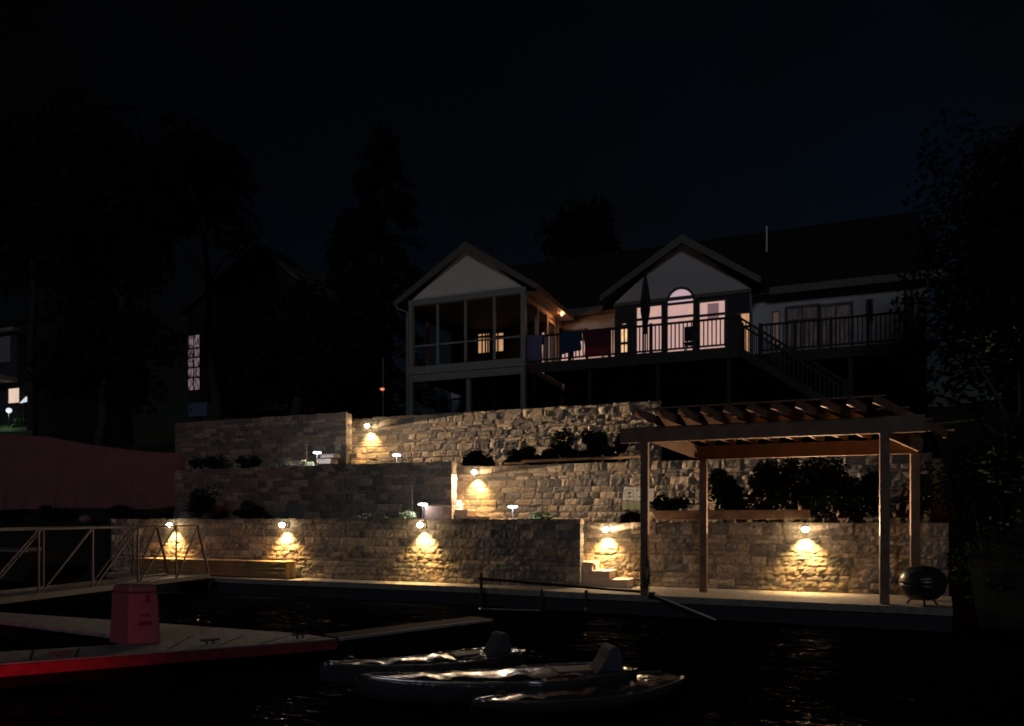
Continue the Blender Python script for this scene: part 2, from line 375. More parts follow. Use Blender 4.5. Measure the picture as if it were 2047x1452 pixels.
LAMPS = [(346,1050,V1L,'lamp on the lower wall, leftmost, behind the gangway end'),
 (570,1050,V1L,'lamp on the lower wall above the right end of the timber bench'),
 (845,1050,V1L,'lamp on the lower wall midway, below the solar stake light'),
 (1213,1059,V1R,'lamp on the lower wall above the waterside steps'),
 (1610,1059,V1R,'bright lamp on the lower wall beneath the pergola'),
 (952,945,V2R,'lamp on the middle wall above the middle steps'),
 (738,853,V3R,'lamp on the topmost wall, below the porch')]
def throw(e, pw, out, up, back=0):
    """photometric curve of the fitting: wide grazing throw along the wall, some light outward, little upward"""
    l = bpy.data.lights.new('lamp_light', 'POINT'); l.energy = e; l.color = (1,.70,.43); l.shadow_soft_size = .02; l.use_nodes = True
    t = l.node_tree; em = t.nodes['Emission']; tc = t.nodes.new('ShaderNodeTexCoord'); sp = t.nodes.new('ShaderNodeSeparateXYZ')
    t.links.new(tc.outputs['Normal'], sp.inputs[0])
    def m(op, a, b=None):
        n = t.nodes.new('ShaderNodeMath'); n.operation = op
        for i, q in enumerate((a, b)):
            if q is None: continue
            if isinstance(q, (int, float)): n.inputs[i].default_value = q
            else: t.links.new(q, n.inputs[i])
        return n.outputs[0]
    y, z = sp.outputs[1], sp.outputs[2]
    wall = m('MULTIPLY', m('POWER', m('MAXIMUM', y, .02), -pw), m('POWER', m('SUBTRACT', 1.06, y), 1.7))
    mr = t.nodes.new('ShaderNodeMapRange'); mr.interpolation_type = 'SMOOTHSTEP'; t.links.new(y, mr.inputs[0])
    mr.inputs[1].default_value = .018; mr.inputs[2].default_value = .042
    wall = m('MULTIPLY', wall, mr.outputs[0])
    wall = m('ADD', m('MULTIPLY', wall, m('LESS_THAN', z, .10)), m('MULTIPLY', m('MULTIPLY', m('GREATER_THAN', z, .22), m('LESS_THAN', z, .5)), back))
    outw = m('ADD', m('MULTIPLY', m('LESS_THAN', z, 0.0), out), m('MULTIPLY', m('GREATER_THAN', z, 0.0), up))
    f = m('GREATER_THAN', y, 0.0)
    tot = m('ADD', m('MULTIPLY', f, wall), m('MULTIPLY', m('SUBTRACT', 1.0, f), outw))
    t.links.new(tot, em.inputs['Strength']); return l
proto = wall_lamp(); made = []
for i, (px, py, v, lb) in enumerate(LAMPS):
    p = P(px, py, v-.12); p.y = v
    if i == 0: proto.location = p; proto['label'] = lb; q = proto
    else: q = dup(proto, p, lb)
    made.append(q)
T1 = throw(2.0, 1.45, 45, 3, 1); T1S = throw(2.7, 1.6, 36, 10, 22); T1P = throw(2.2, 1.5, 48, 330, 6); T2 = throw(8.3, 2.3, 58, 3, 2); T3 = throw(8, 2.38, 5, 4, 2)
for q, l in zip(made, (T1, T1, T1, T1S, T1P, T2, T3)):
    for ch in q.children:
        if ch.name.startswith('lamp_light'): ch.data = l

# ------------------------------------------------------------------ solar stake lights
def stake():
    t_ = thing('stake_light', '', 'garden light', (0,0,0), 'solar stake lights on the terraces')
    build('stake', MB().tube([(0,0,-.1),(0,0,.33)], .012, 8), M['alu'], t_, local=True)
    build('lens', MB().lathe((0,0,.33), [(.02,-.012),(.12,0),(.12,.03),(.02,.035)], 16), M['led'], t_, local=True)
    build('cap', MB().lathe((0,0,.366), [(.125,0),(.11,.02),(.03,.035)], 16), M['black'], t_, local=True)
    lamp_light('led_light', t_, (0,-.13,.36), 26.0, (1,.88,.80), .05)
    return t_
proto = stake()
for i, (px, py, v, z, lb) in enumerate([(634,905,20.3,3.74,'solar stake light beside the pale shrub and stacked slabs'), (793,910,20.3,3.6,'solar stake light alone below the long topmost wall'),
      (845,1008,17.9,2.0,'solar stake light beside the pinkish block on the lower terrace'), (1025,1013,18.2,2.0,'solar stake light right of the middle steps')]):
    p = P(px, py, v); p.z -= .35
    if i == 0: proto.location = p; proto['label'] = lb
    else: dup(proto, p, lb)

# ------------------------------------------------------------------ blocks, timbers, bench
def box_thing(name, label, cat, p0, p1, v, dep, m, bevel=.012, group=None):
    a, c = P(*p0, v), P(*p1, v); mb = MB().box(min(a.x,c.x), max(a.x,c.x), v, v+dep, min(a.z,c.z), max(a.z,c.z))
    o_ = build(name, mb, M[m], origin=((a.x+c.x)/2, v+dep/2, min(a.z,c.z)), bevel=bevel); return tag(o_, label, cat, group)
box_thing('cast_block', 'pinkish square concrete block at the head of the waterside steps', 'block', (848,1040), (889,1011), 18.0, .4, 'pblock')
box_thing('stone_slab', 'upper of two stacked tan slabs beside the left stake light', 'slab', (640,916), (668,907), 20.75, .35, 'block', group='stacked slabs')
box_thing('stone_slab', 'lower of two stacked tan slabs beside the left stake light', 'slab', (636,928), (661,917), 20.72, .4, 'block', group='stacked slabs')
box_thing('stone_slab', 'single low slab between the pale shrub and the pointed plant', 'slab', (585,932), (606,921), 20.7, .35, 'block')
box_thing('step_block', 'small tan block against the corner of the topmost walls', 'block', (690,916), (713,906), 21.9, .3, 'block')
box_thing('step_block', 'small pale block standing on the waterside steps', 'block', (1169,1146), (1191,1129), V1L+.45, .3, 'block')
box_thing('step_block', 'small tan block standing on the middle steps', 'block', (902,1014), (914,1000), V2L+.45, .3, 'block')
# timber edging on the walls
def board(label, pa, pb, v, h, d):
    a, c = P(*pa, v), P(*pb, v); mb = MB().beam((a.x,v+d/2,a.z), (c.x,v+d/2,c.z), d, h)
    return tag(build('edging_timber', mb, M['timber'], origin=(min(a.x,c.x), v, min(a.z,c.z)), bevel=.01), label, 'timber', 'edging timbers on the walls')
board('thin upper edging timber lying on the middle wall left of the pergola', (1042,922.5), (1290,912), V2R-.05, .07, .2)
board('short stub of timber at the left end of the thin edging timber', (1008,927), (1050,925), V2R-.03, .05, .15)
a, c = P(1312,1040,V1R-.12), P(1620,1036,V1R-.12); d2 = P(1300,1021,V1R-.12); e2 = P(1620,1019,V1R-.12)
mb = MB().prism([(a.x,a.y,a.z),(c.x,a.y,c.z-.02),(e2.x,a.y,e2.z),(d2.x,a.y,d2.z)], (0,.14,0))
tag(build('edging_timber', mb, M['timber'], origin=(a.x,a.y,a.z), bevel=.01), 'wide timber plank on the lower wall behind the pergola', 'timber', 'edging timbers on the walls')
# long bench against the lower wall
bx0, bx1 = X(272,16.75), X(578,16.75); bz = P(420,1119,16.75).z
t_ = thing('timber_bench', 'long low timber bench with a plank front against the lower wall', 'bench', ((bx0+bx1)/2, 16.9, SLAB))
build('seat', MB().box(bx0, bx1, 16.62, 17.09, bz-.05, bz), M['bench'], t_, bevel=.008)
mb = MB()
for k in range(3): mb.box(bx0+.05, bx1-.05, 16.66, 16.69, SLAB+.03+k*.13, SLAB+.03+k*.13+.122)
build('front_planks', mb, M['bench'], t_, bevel=.004)
for s in (0,1):
    xx = bx0+.06 if s == 0 else bx1-.06
    build('end_panel', MB().box(xx-.025, xx+.025, 16.70, 17.08, SLAB+.003, bz-.055), M['bench'], t_)

# ------------------------------------------------------------------ yard sign (copied marks)
def SG(px, py, off=0):
    k = (px-1246)/62.0; v_ = 19.45 - .6*k; q = P(px, py, v_); return q
gl_, gr_ = SG(1246,990), SG(1308,990); sdir = (gr_-gl_); sdir.z = 0; sdir.normalize(); snr = Vector((sdir.y, -sdir.x, 0))
t_ = thing('yard_sign', 'white and green yard sign half hidden by the front pergola post', 'sign', SG(1276,1030))
def plate(name, quads, m, off, th=.004):
    mb = MB()
    for q in quads: mb.prism([SG(*c_)+snr*off for c_ in q], -snr*th)
    return build(name, mb, M[m], t_)
def rc(x0, x1, y0, y1, dx=0): return [(x0,y1),(x1,y1),(x1+dx,y0),(x0+dx,y0)]
plate('board', [[(1245,1000),(1305,1003),(1308,977),(1248,973.5)]], 'signw', 0, .012)
plate('lower_board', [[(1243.5,1018.5),(1284,1019.5),(1284,1003.5),(1244.5,1001)]], 'signg', 0, .012)
plate('picture_border', [rc(1249,1267,978,980), rc(1249,1250,980,996), rc(1265.4,1267,980,996), rc(1249,1267,995,996)], 'signt', .005)
plate('picture_bird', [[(1254,987),(1256.5,990),(1261,988),(1263,985.5),(1261,982),(1257.5,983.5),(1254.5,982.5)]], 'signd', .005)
plate('picture_grass', [rc(1254.5,1264.5,991.2,994.6)], 'signm', .005)
plate('letters', [rc(1272.5,1276,978,991.6,1), rc(1271,1281,991.8,994), rc(1285,1288,979,994,3.5), rc(1295,1298,980,995,-3.5), rc(1288.5,1294.5,988.5,990.5)], 'signd', .005)
for q in (1250, 1279):
    b_ = SG(q,1002)-snr*.03; build('leg', MB().tube([(b_.x,b_.y,1.9),(b_.x,b_.y,b_.z)], .008, 6), M['black'], t_)

# ------------------------------------------------------------------ pergola
fz0, fz1 = 3.77, 4.10; bz0, bz1 = 3.44, 3.75; VF, VB = 16.12, 17.2
FL, FR = X(1289,VF), X(1768,VF); BL, BR = X(1406,VB), X(1829,VB)
t_ = thing('pergola', 'open timber pergola with sloping rafters over the seawall walk', 'pergola', ((FL+FR)/2, 16.7, SLAB))
for x_, v_, zt in ((FL,VF,fz0),(FR,VF,fz0),(BL,VB,bz0),(BR,VB,bz0)):
    build('post', MB().box(x_-.085, x_+.085, v_-.085, v_+.085, SLAB+.002, zt), M['pergola'], t_, bevel=.008)
build('front_beam', MB().box(X(1240,VF), X(1850,VF), VF-.05, VF+.05, fz0+.002, fz1), M['pergola'], t_, bevel=.006)
build('back_beam', MB().box(BL-.1, BR+.10, VB-.04, VB+.04, bz0+.002, bz1), M['pergola'], t_, bevel=.006)
D = Vector((.92, VB-VF, 0)); ov = .52; slope_z = (bz1-fz1)
mb_b = lambda x_, w_, h_, dz=0: MB().beam((x_-.92*ov, VF-(VB-VF)*ov, fz1+.09-slope_z*ov+dz), (x_+.92*1.04, VF+(VB-VF)*1.04, fz1+.09+slope_z*1.04+dz), w_, h_)
for s_ in (FL+.12, FR-.12): # side beams under the rafters, from front post head to back post head
    a_ = Vector((s_, VF+.05, fz0+.17)); c_ = a_ + Vector((.92*.97, (VB-VF)*.92, slope_z*.97))
    build('side_beam', MB().beam(a_, c_, .05, .30), M['pergola'], t_)
nr = 11
for k in range(nr):
    x_ = X(1326,VF) + k*(X(1800,VF)-X(1326,VF))/(nr-1) - .02
    build('rafter', mb_b(x_, .045, .17), M['pergola'], t_)
for k in range(4):
    q = -.42 + k*.5; mb = MB(); y_ = VF+(VB-VF)*q; zz = fz1+.19+slope_z*q
    mb.beam((X(1326,VF)+.92*q-.15, y_, zz), (X(1800,VF)+.92*q+.1, y_, zz), .045, .03)
    build('roof_lath', mb, M['pergola'], t_)
# rope bundle tied to the front post
mb = MB()
for k in range(5):
    pts = [(FL+.07+.05*math.cos(a_)*(1+.1*k), VF-.12-.012*k, 1.0-.03*k-.28*math.sin(a_)*.9) for a_ in [j*2*math.pi/16 for j in range(17)]]
    mb.tube(pts, .018, 6)
tag(build('hanging_rope', mb, M['rope'], origin=(FL, VF-.12, 1.0), smooth=True), 'dark coil of rope hanging on the front left pergola post', 'rope')

# ------------------------------------------------------------------ kettle barbecue on the walk
p = G(1846, 1211, SLAB); bb = Vector((p.x, p.y+.1, SLAB))
t_ = thing('kettle_barbecue', 'big round black lidded barbecue at the right end of the walk', 'barbecue', bb)
build('bowl', MB().lathe(bb, [(.10,.10),(.25,.13),(.36,.24),(.405,.36),(.41,.42)], 28), M['black'], t_, smooth=True)
build('lid', MB().lathe(bb, [(.42,.424),(.415,.46),(.38,.58),(.29,.69),(.16,.745),(.05,.76)], 28), M['black'], t_, smooth=True)
build('handle', MB().tube([bb+Vector((-.07,-.41,.5)), bb+Vector((-.07,-.46,.53)), bb+Vector((.07,-.46,.53)), bb+Vector((.07,-.41,.5))], .012, 8), M['alu'], t_)
for k in range(3):
    a_ = k*2*math.pi/3+.5; build('leg', MB().tube([bb+Vector((.2*math.cos(a_),.2*math.sin(a_),.14)), bb+Vector((.3*math.cos(a_),.3*math.sin(a_),.002))], .02, 8), M['black'], t_)

# ------------------------------------------------------------------ mooring frame and brace at the seawall
vf = 15.9
t_ = thing('mooring_frame', 'dark pipe frame standing in the water against the seawall', 'frame', (X(1085,vf), vf, 0))
for px, top in ((962,1146),(1083,1178),(1172,1180)):
    p = P(px, top, vf); build('post', MB().tube([(p.x,vf,-.8),(p.x,vf,p.z)], .035, 10), M['black'], t_)
a_, c_ = P(957,1157,vf), P(1280,1183,vf); build('top_rail', MB().tube([a_, c_], .033, 8), M['black'], t_)
a_, c_ = P(962,1218,vf-.06), P(1080,1221,vf-.06); build('low_rail', MB().tube([a_, c_], .022, 8), M['alu'], t_)
a_, c_ = P(1083,1221,vf-.06), P(1172,1222,vf-.06); build('low_rail', MB().tube([a_, c_], .022, 8), M['black'], t_)
for px in (962, 1172):
    p = P(px, 1219, vf-.08); build('clamp', MB().lathe((p.x,p.y,p.z-.04), [(.03,0),(.05,.02),(.05,.06),(.03,.08)], 10), M['alu'], t_)
a_, c_ = P(1303,1188,15.85), P(1397,1226,15.75)
t2 = thing('brace_pole', 'slanting grey pole running from the post foot down to the water', 'pole', c_)
build('pole', MB().tube([a_, c_, c_+(c_-a_)*.35], .028, 8), M['alu'], t2)
build('bracket', MB().box(a_.x-.06, a_.x+.06, a_.y-.05, a_.y+.07, SLAB+.002, SLAB+.09), M['black'], t2)

# ------------------------------------------------------------------ floating dock, dock box, gangway
dock_ = t_ = thing('floating_dock', 'pale concrete floating dock with two arms, lit red along its near edge', 'dock', G(400,1270,.4))
ZD = .4
outline = [(-60,1332),(672,1277),(600,1267),(330,1247),(0,1224),(-80,1218),(-80,1233),(0,1241),(225,1269),(238,1289),(0,1303),(-60,1306)]
mb = MB().prism([G(a_,b_,ZD) for a_,b_ in outline], (0,0,-.06)); build('deck', mb, M['dock'], t_)
inn = [(-60,1331),(668,1276.6),(600,1268),(330,1248),(0,1225),(-80,1219),(-80,1232),(0,1240),(227,1268.5),(240,1289.6),(0,1303.8),(-60,1307)]
mb = MB().prism([G(a_,b_,ZD-.062) for a_,b_ in inn], (0,0,-.30)); build('float', mb, M['darkdock'], t_)
a_, c_ = G(-60,1332,ZD), G(672,1277,ZD); dn = (c_-a_).normalized(); nn = Vector((dn.y,-dn.x,0))
build('fender_strip', MB().beam(a_+nn*.03+Vector((0,0,-.08)), c_+nn*.03+Vector((0,0,-.08)), .05, .13), M['dockside'], t_)
t_ = thing('dock_finger', 'narrow dark dock finger with a pale edge reaching out from the floating dock', 'dock', G(690,1275,ZD))
f0, f1 = G(680,1276,ZD), G(985,1238,ZD); dn2 = (f1-f0).normalized(); nn = Vector((-dn2.y,dn2.x,0))
build('deck', MB().prism([f0+nn*.045,f1+nn*.045,f1+nn*.5,f0+nn*.5], (0,0,-.35)), M['darkdock'], t_)
build('edge_trim', MB().prism([f0,f1,f1+nn*.042,f0+nn*.042], (0,0,-.04)), M['dock'], t_)
for px in (60,150,330,430,520,600):   # joints between the float modules
    q = G(px, 1332-55*(px+60)/732-1, ZD+.003); back = G(px+(70 if px>300 else 10), (1292 if px<200 else 1262+ (px-330)*.03), ZD+.003)
    e_ = (back-q); e_.z = 0; build('module_joint', MB().beam(q+e_*.04, q+e_*.8, .018, .004), M['darkdock'], dock_)
for px, py in ((120,1316),(420,1291),(600,1279)):
    q = G(px,py-3,ZD); e_ = dn; build('cleat', MB().tube([q-e_*.12+Vector((0,0,.06)), q-e_*.05+Vector((0,0,.055)), q+e_*.05+Vector((0,0,.055)), q+e_*.12+Vector((0,0,.06))], .015, 8).tube([q+e_*.04, q+e_*.04+Vector((0,0,.055))], .015, 8).tube([q-e_*.04, q-e_*.04+Vector((0,0,.055))], .015, 8), M['gang'], dock_)
# dock box
c0 = G(218,1285,ZD); c1 = G(256,1291,ZD); c2 = G(322,1287,ZD)
ex = (c2-c1); ey = (c0-c1)
t_ = thing('dock_box', 'upright pale plastic dock box with tapered sides, tinted red', 'dock box', (c1+ex*.5+ey*.5))
def frus(base, z0, z1, s0, s1, mb):
    cc = sum(base, Vector())/len(base); n = len(base)
    lo = [cc+(b_-cc)*s0+Vector((0,0,z0)) for b_ in base]; hi = [cc+(b_-cc)*s1+Vector((0,0,z1)) for b_ in base]
    mb.add(lo+hi, [tuple(range(n)), tuple(range(2*n-1,n-1,-1))]+[(i,(i+1)%n,(i+1)%n+n,i+n) for i in range(n)]); return mb
base = [c1, c1+ex*1.0, c1+ex+ey, c1+ey]
build('body', frus(base, .002, .70, 1.0, .9, MB()), M['plastic'], t_, bevel=.02)
build('lid', frus(base, .703, .81, .93, .82, MB()), M['plastic'], t_, bevel=.03)
cen = c1+ex*.52; nf = -ey.normalized()
for k, (q, z_, w_, h_) in enumerate(((.60,.62,.05,.11),(.50,.40,.12,.03),(.50,.29,.16,.05))):
    ctr = c1+ex*q*1.0 + nf*(-.032+.0*k) + Vector((0,0,z_)); e_ = ex.normalized()
    ctr = c1 + ex*q + ey.normalized()*(.055*z_/.70*.5-.004) + Vector((0,0,z_))
    build('latch' if k == 0 else 'vent', MB().beam(ctr-e_*w_/2, ctr+e_*w_/2, .03, h_), M['black'], t_)
# gangway: two truss rails and a deck, from the walk down to the dock arm
S0, S1 = Vector((X(418,16.3),16.3,.50)), G(-55,1208,.55)
dv = (S1-S0); L = dv.length; dn = dv.normalized(); side = Vector((-dn.y, dn.x, 0)).normalized()
if side.x > 0: side = -side      # side points to the far (left) rail
t_ = thing('gangway', 'aluminium gangway with truss handrails leading down to the floating dock', 'gangway', S0)
wd = 1.25
build('deck', MB().prism([S0+side*.06, S1+side*.06, S1+side*(wd-.06), S0+side*(wd-.06)], (0,0,-.05)), M['gdeck'], t_)
HR = 1.42
for sd_ in (0, wd):
    b0, b1 = S0+side*sd_, S1+side*sd_
    build('bottom_chord', MB().beam(b0, b1, .06, .12), M['gang'], t_)
    tp0 = b0 + dn*.55 + Vector((0,0,HR)); tp1 = b1 + Vector((0,0,HR-.08))
    build('handrail', MB().beam(tp0, tp1, .04, .04), M['gang'], t_)
    build('end_brace', MB().beam(b0, tp0, .05, .05), M['gang'], t_)
    n = 5
    for k in range(1, n+1):
        q = k/n; base_ = b0.lerp(b1, q); top_ = tp0.lerp(tp1, (q*L-.55)/(L-.55)) if q*L > .55 else tp0
        build('upright', MB().beam(base_, Vector((base_.x, base_.y, top_.z)), .035, .035, up=dn), M['gang'], t_)
        pq = (k-1)/n; pt = tp0 if k == 1 else Vector((b0.lerp(b1,pq).x, b0.lerp(b1,pq).y, tp0.lerp(tp1,pq).z))
        build('diagonal', MB().beam(pt, base_, .028, .028), M['gang'], t_)
# landing plate where the gangway meets the walk
build('hinge_plate', MB().prism([S0+Vector((.05,-.03,-.06)), S0+Vector((.35,-.14,-.06)), S0+Vector((.02,.0,-.45))], side*.05), M['gang'], t_)

# ------------------------------------------------------------------ kayaks
def kayak(label, bow, stern, wid, seat_at, seat_h, hb=.26):
    bow, stern = Vector(bow), Vector(stern); dv_ = stern-bow; Lk = dv_.length; rz = math.atan2(dv_.y, dv_.x)
    t_ = thing('kayak', label, 'kayak', (bow.x, bow.y, 0), 'kayaks floating side by side', rz)
    N = 40; vs = []; prof = 13
    for i in range(N+1):
        s = i/N; w_ = wid/2*max(.02, (math.sin(math.pi*min(1,s*1.15)*.5)**.75 if s < .6 else 1-((s-.6)/.4)**2.6*.55)) * (1 if s < .97 else .8)
        h = hb + .10*(1-s)**4 - .02*math.sin(math.pi*s) + .03*s**3
        keel = -.06 + .20*(1-s)**5 + .06*s**6
        rim = .035; well = h-.13 if .14 < s < .93 else h-.012 - (.0 if s < .14 else .0)
        well = h + .05*math.sin(math.pi*min(1, s*1.05)) + .012*math.sin(s*37) - .004
        half = [(0,keel),(w_*.55,keel+.015),(w_*.86,keel+.09),(w_*.98,h-.09),(w_,h-.035),(w_*.97,h),(w_*.88,h+.006),(w_*.80,h-.015),(w_*.68,h+(well-h)*.45),(w_*.35,well-.006+.012*math.sin(s*60)),(0,well)]
        ring = half + [(-a_,b_) for a_,b_ in half[-2:0:-1]]
        vs += [(s*Lk, a_, b_) for a_, b_ in ring]; m_ = len(ring)
    mb = MB(); fs = [(i*m_+k, i*m_+(k+1)%m_, (i+1)*m_+(k+1)%m_, (i+1)*m_+k) for i in range(N) for k in range(m_)]
    fs += [tuple(range(m_)), tuple(N*m_+k for k in range(m_-1,-1,-1))]
    mb.add(vs, fs); build('hull', mb, M['kayak'], t_, local=True, smooth=True)
    rl = M['glint']
    for sg in (-1, 1):
        pts = [(vs[i*m_+5][0], sg*vs[i*m_+5][1], vs[i*m_+5][2]+.004) for i in range(1, N)]
        build('glint_rail', MB().tube(pts, .018, 8), rl, t_, local=True, smooth=True)
    if seat_at:
        x_ = seat_at*Lk; hw = wid*.18; z0 = hb-.02
        side_p = [(x_-.06,z0),(x_+.07,z0+seat_h*.55),(x_+.12,z0+seat_h*.88),(x_+.16,z0+seat_h),(x_+.21,z0+seat_h*1.0),(x_+.255,z0+seat_h*.85),(x_+.28,z0+seat_h*.4),(x_+.30,z0)]
        mb = MB().prism([(a_,-hw,b_) for a_,b_ in side_p], (0,2*hw,0)); build('seat_back', mb, M['seatmat'], t_, local=True, bevel=.03)
        build('seat', MB().box(x_-.55, x_-.08, -hw, hw, z0-.02, z0+.06), M['seatmat'], t_, local=True, bevel=.02)
    mb = MB().tube([(.10*Lk,0,hb+.10),(.10*Lk+.03,0,hb+.13),(.10*Lk+.12,0,hb+.13),(.10*Lk+.15,0,hb+.08)], .012, 8); build('bow_handle', mb, M['black'], t_, local=True, smooth=True)
    for s_ in (-1,1): build('side_cleat', MB().lathe((Lk*.62, s_*wid*.44, hb-.02), [(.02,0),(.035,.01),(.03,.035),(.01,.045)], 10), M['alu'], t_, local=True, smooth=True)
    return t_
kayak('farthest dark kayak with a raised grey seat back, nearest the dock', G(640,1352,.2), G(1040,1303,.24), .80, .82, .30)
kayak('middle dark kayak with a tall grey seat back at its right end', G(712,1382,.18), G(1262,1336,.26), .96, .86, .32)
kayak('nearest dark kayak without a seat back, low at the front', G(940,1428,.12), G(1350,1352,.16), .86, 0, 0, hb=.16)

# ------------------------------------------------------------------ main house
HV, GV, PV, DV, ZF = 30.1, 29.0, 25.5, 25.8, 7.85
EV, EZ, RV, RZ = 29.6, 10.67, 36.0, 15.15
HX0, HX1 = -15.0, X(1851, HV)
house = thing('house', 'white lake house with a lit arched window, a screened porch and a dark roof', 'house', (-5, 32, 5.45))
GX0, GX1 = X(1228,GV), X(1501,GV); gax = X(1364,GV); gaz = P(1364,481,GV).z; gez = P(1215,606,GV).z
mb = MB(); mb.box(HX0, HX1, HV, 42, ZF-.3, EZ); build('wall', mb, M['white'], house)
mb = MB(); mb.box(HX0, HX1, HV+.15, 41.9, 5.2, ZF-.304); build('basement_wall', mb, M['lower'], house)
# gable bay
mb = MB(); mb.prism([(GX0,GV,ZF-.3),(GX1,GV,ZF-.3),(GX1,GV,P(1500,578,GV).z),(gax,GV,gaz),(GX0,GV,P(1228,607,GV).z)], (0,HV-GV+1.5,0))
build('gable_wall', mb, M['gable'], house)
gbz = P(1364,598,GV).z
build('bay_dark_panel', MB().box(GX0+.02, GX1-.02, GV-.011, GV-.0005, ZF+.002, gbz), M['bay'], house)  # thin dark panel over the lower gable wall
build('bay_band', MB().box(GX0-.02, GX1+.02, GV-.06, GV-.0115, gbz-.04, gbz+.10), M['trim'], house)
# main roof
def roofslab(name, p4, th, m):
    mb = MB(); mb.prism(p4, (0,0,-th)); return build(name, mb, M[m], house)
k_ = (RZ-EZ)/(RV-EV)
main = roofslab('roof', [(HX0-.5,EV,EZ+.15),(HX1+.45,EV,EZ+.15),(HX1+.45,RV,RZ+.15),(HX0-.5,RV,RZ+.15)], .15, 'roof')
roofslab('roof', [(HX0-.5,RV+.002,RZ+.15),(HX1+.45,RV+.002,RZ+.15),(HX1+.45,42.6,EZ+.1),(HX0-.5,42.6,EZ+.1)], .15, 'roof')
p = P(1532,490,33.5)
mb = MB().tube([(p.x,33.5,p.z-.6),(p.x,33.5,P(1532,453,33.5).z)], .07, 10); o_ = build('vent_pipe', mb, M['alu'], house)
build('gable_end_wall', MB().prism([(HX1-.1,HV,EZ),(HX1-.1,42,EZ),(HX1-.1,RV,RZ-.1)], (.1,0,0)), M['white'], house)
build('fascia', MB().box(HX0-.5, GX0-.62, EV-.03, EV, EZ-.12, EZ+.16), M['trim'], house)
build('fascia', MB().box(GX1+.62, HX1+.45, EV-.03, EV, EZ-.12, EZ+.16), M['trim'], house)
build('soffit', MB().box(HX0, GX0-.02, EV+.002, HV-.002, EZ-.05, EZ-.02), M['timber'], house)
build('soffit', MB().box(GX1+.02, HX1, EV+.002, HV-.002, EZ-.05, EZ-.02), M['trim'], house)
# gable bay roof with barge boards
ga = P(1363,470,GV-.4); gl = P(1199,590,GV-.4); gr = P(1521,557,GV-.4); gz_e = (gl.z+gr.z)/2
for q, nm in ((gl,'l'),(gr,'r')):
    mb = MB(); mb.prism([(ga.x,GV-.4,ga.z),(q.x,GV-.4,gz_e),(q.x,GV-.4,gz_e-.12),(ga.x,GV-.4,ga.z-.17)], (0,5.2,0)); build('gable_roof', mb, M['roof'], house)
    mb = MB(); mb.prism([(ga.x,GV-.43,ga.z+.03),(q.x,GV-.43,gz_e+.02),(q.x,GV-.43,gz_e-.22),(ga.x,GV-.43,ga.z-.30)], (0,.028,0)); build('barge_board', mb, M['trim'], house)
mb = MB().tube([(gax,GV-.05,P(1364,485,GV).z), (gax+.1,GV-.12,P(1364,487,GV).z), (gax+.12,GV-.14,P(1364,494,GV).z)], .06, 8); build('eave_lamp', mb, M['black'], house)
# windows: frames and lit panes
def window(name, v, x0, x1, y0, y1, pane, bars=(), vbars=(), fw=.09, arch=None, fm='frame', extra=None, par=None):
    """x0..y1 in photo pixels on the plane y=v; bars = pixel heights of cross bars"""
    par = par or house
    a_, c_ = P(x0,y1,v), P(x1,y0,v); zc = lambda py: P((x0+x1)/2, py, v).z; z0, z1 = zc(y1), zc(y0); X0, X1 = a_.x, c_.x
    fr = MB(); d0 = v-.07
    fr.box(X0-fw, X0, d0, v-.002, z0-fw, z1+(0 if arch else fw)); fr.box(X1, X1+fw, d0, v-.002, z0-fw, z1+(0 if arch else fw))
    fr.box(X0, X1, d0, v-.002, z0-fw, z0)
    if not arch: fr.box(X0, X1, d0, v-.002, z1, z1+fw)
    for q in bars: fr.box(X0, X1, d0+.01, v-.004, zc(q)-.05, zc(q)+.05)
    for q in vbars: xx = X(q, v); fr.box(xx-.035, xx+.035, d0+.015, v-.004, z0, z1)
    if arch:
        n = 14; cx = (X0+X1)/2; rx = (X1-X0)/2; rz_ = zc(arch)-z1
        for k in range(n):
            a0, a1 = math.pi*k/n, math.pi*(k+1)/n; pt = lambda a, e: (cx+(rx+e)*math.cos(a), d0, z1+(rz_+e)*math.sin(a))
            fr.prism([pt(a0,0), pt(a0,fw), pt(a1,fw), pt(a1,0)], (0,.066,0))
        fr.box(X0, X1, d0+.01, v-.004, z1-.05, z1+.05)
    f_ = build(name, fr, M[fm], par)
    pn = MB(); pn.add([(X0,v-.02,z0),(X1,v-.02,z0),(X1,v-.02,z1),(X0,v-.02,z1)], [(0,1,2,3)])
    if arch:
        build('pane', pn, M['win_pink' if pane == 'win_lav' else pane], f_); pn = MB()
        pts = [(cx+rx*math.cos(math.pi*k/18), v-.02, z1+rz_*math.sin(math.pi*k/18)) for k in range(19)]
        pn.add(pts, [tuple(range(19))])
    build('pane', pn, M[pane], f_)
    return f_
wA = window('window', GV, 1274, 1322.5, 614, 706, 'win_pink', (638,), (1286,))
wB = window('window', GV, 1335.5, 1386, 607, 703, 'win_lav', (634,), (), arch=579)
wC = window('window', GV, 1399.5, 1449, 604, 698, 'win_pink', (630,))
a_ = P(1414.5,632,GV); c_ = P(1437,606,GV)
build('curtain', MB().box(a_.x, c_.x, GV-.03, GV-.02, P(1425,637,GV).z, c_.z), M['curtain'], wC)
wD = window('window', GV-.001, 1475.5, 1498, 628, 707, 'win_orange', (654,), (), fw=.07)
window('window', GV-.001, 1242, 1254.5, 652, 707, 'win_yellow', (687,), (), fw=.06, arch=648)
window('patio_door', HV, 1084, 1118, 664, 760, 'win_low', (), (1100,), fw=.1)
window('patio_door', HV, 1121, 1172, 665, 757, 'win_pink', (), (1146,), fw=.1)
window('patio_door', HV, 1176, 1236, 662, 753, 'win_low', (), (1206,), fw=.1)
window('window', HV, 957, 979, 668, 706, 'win_orange', (674,), (964.5,971,976), fw=.06)
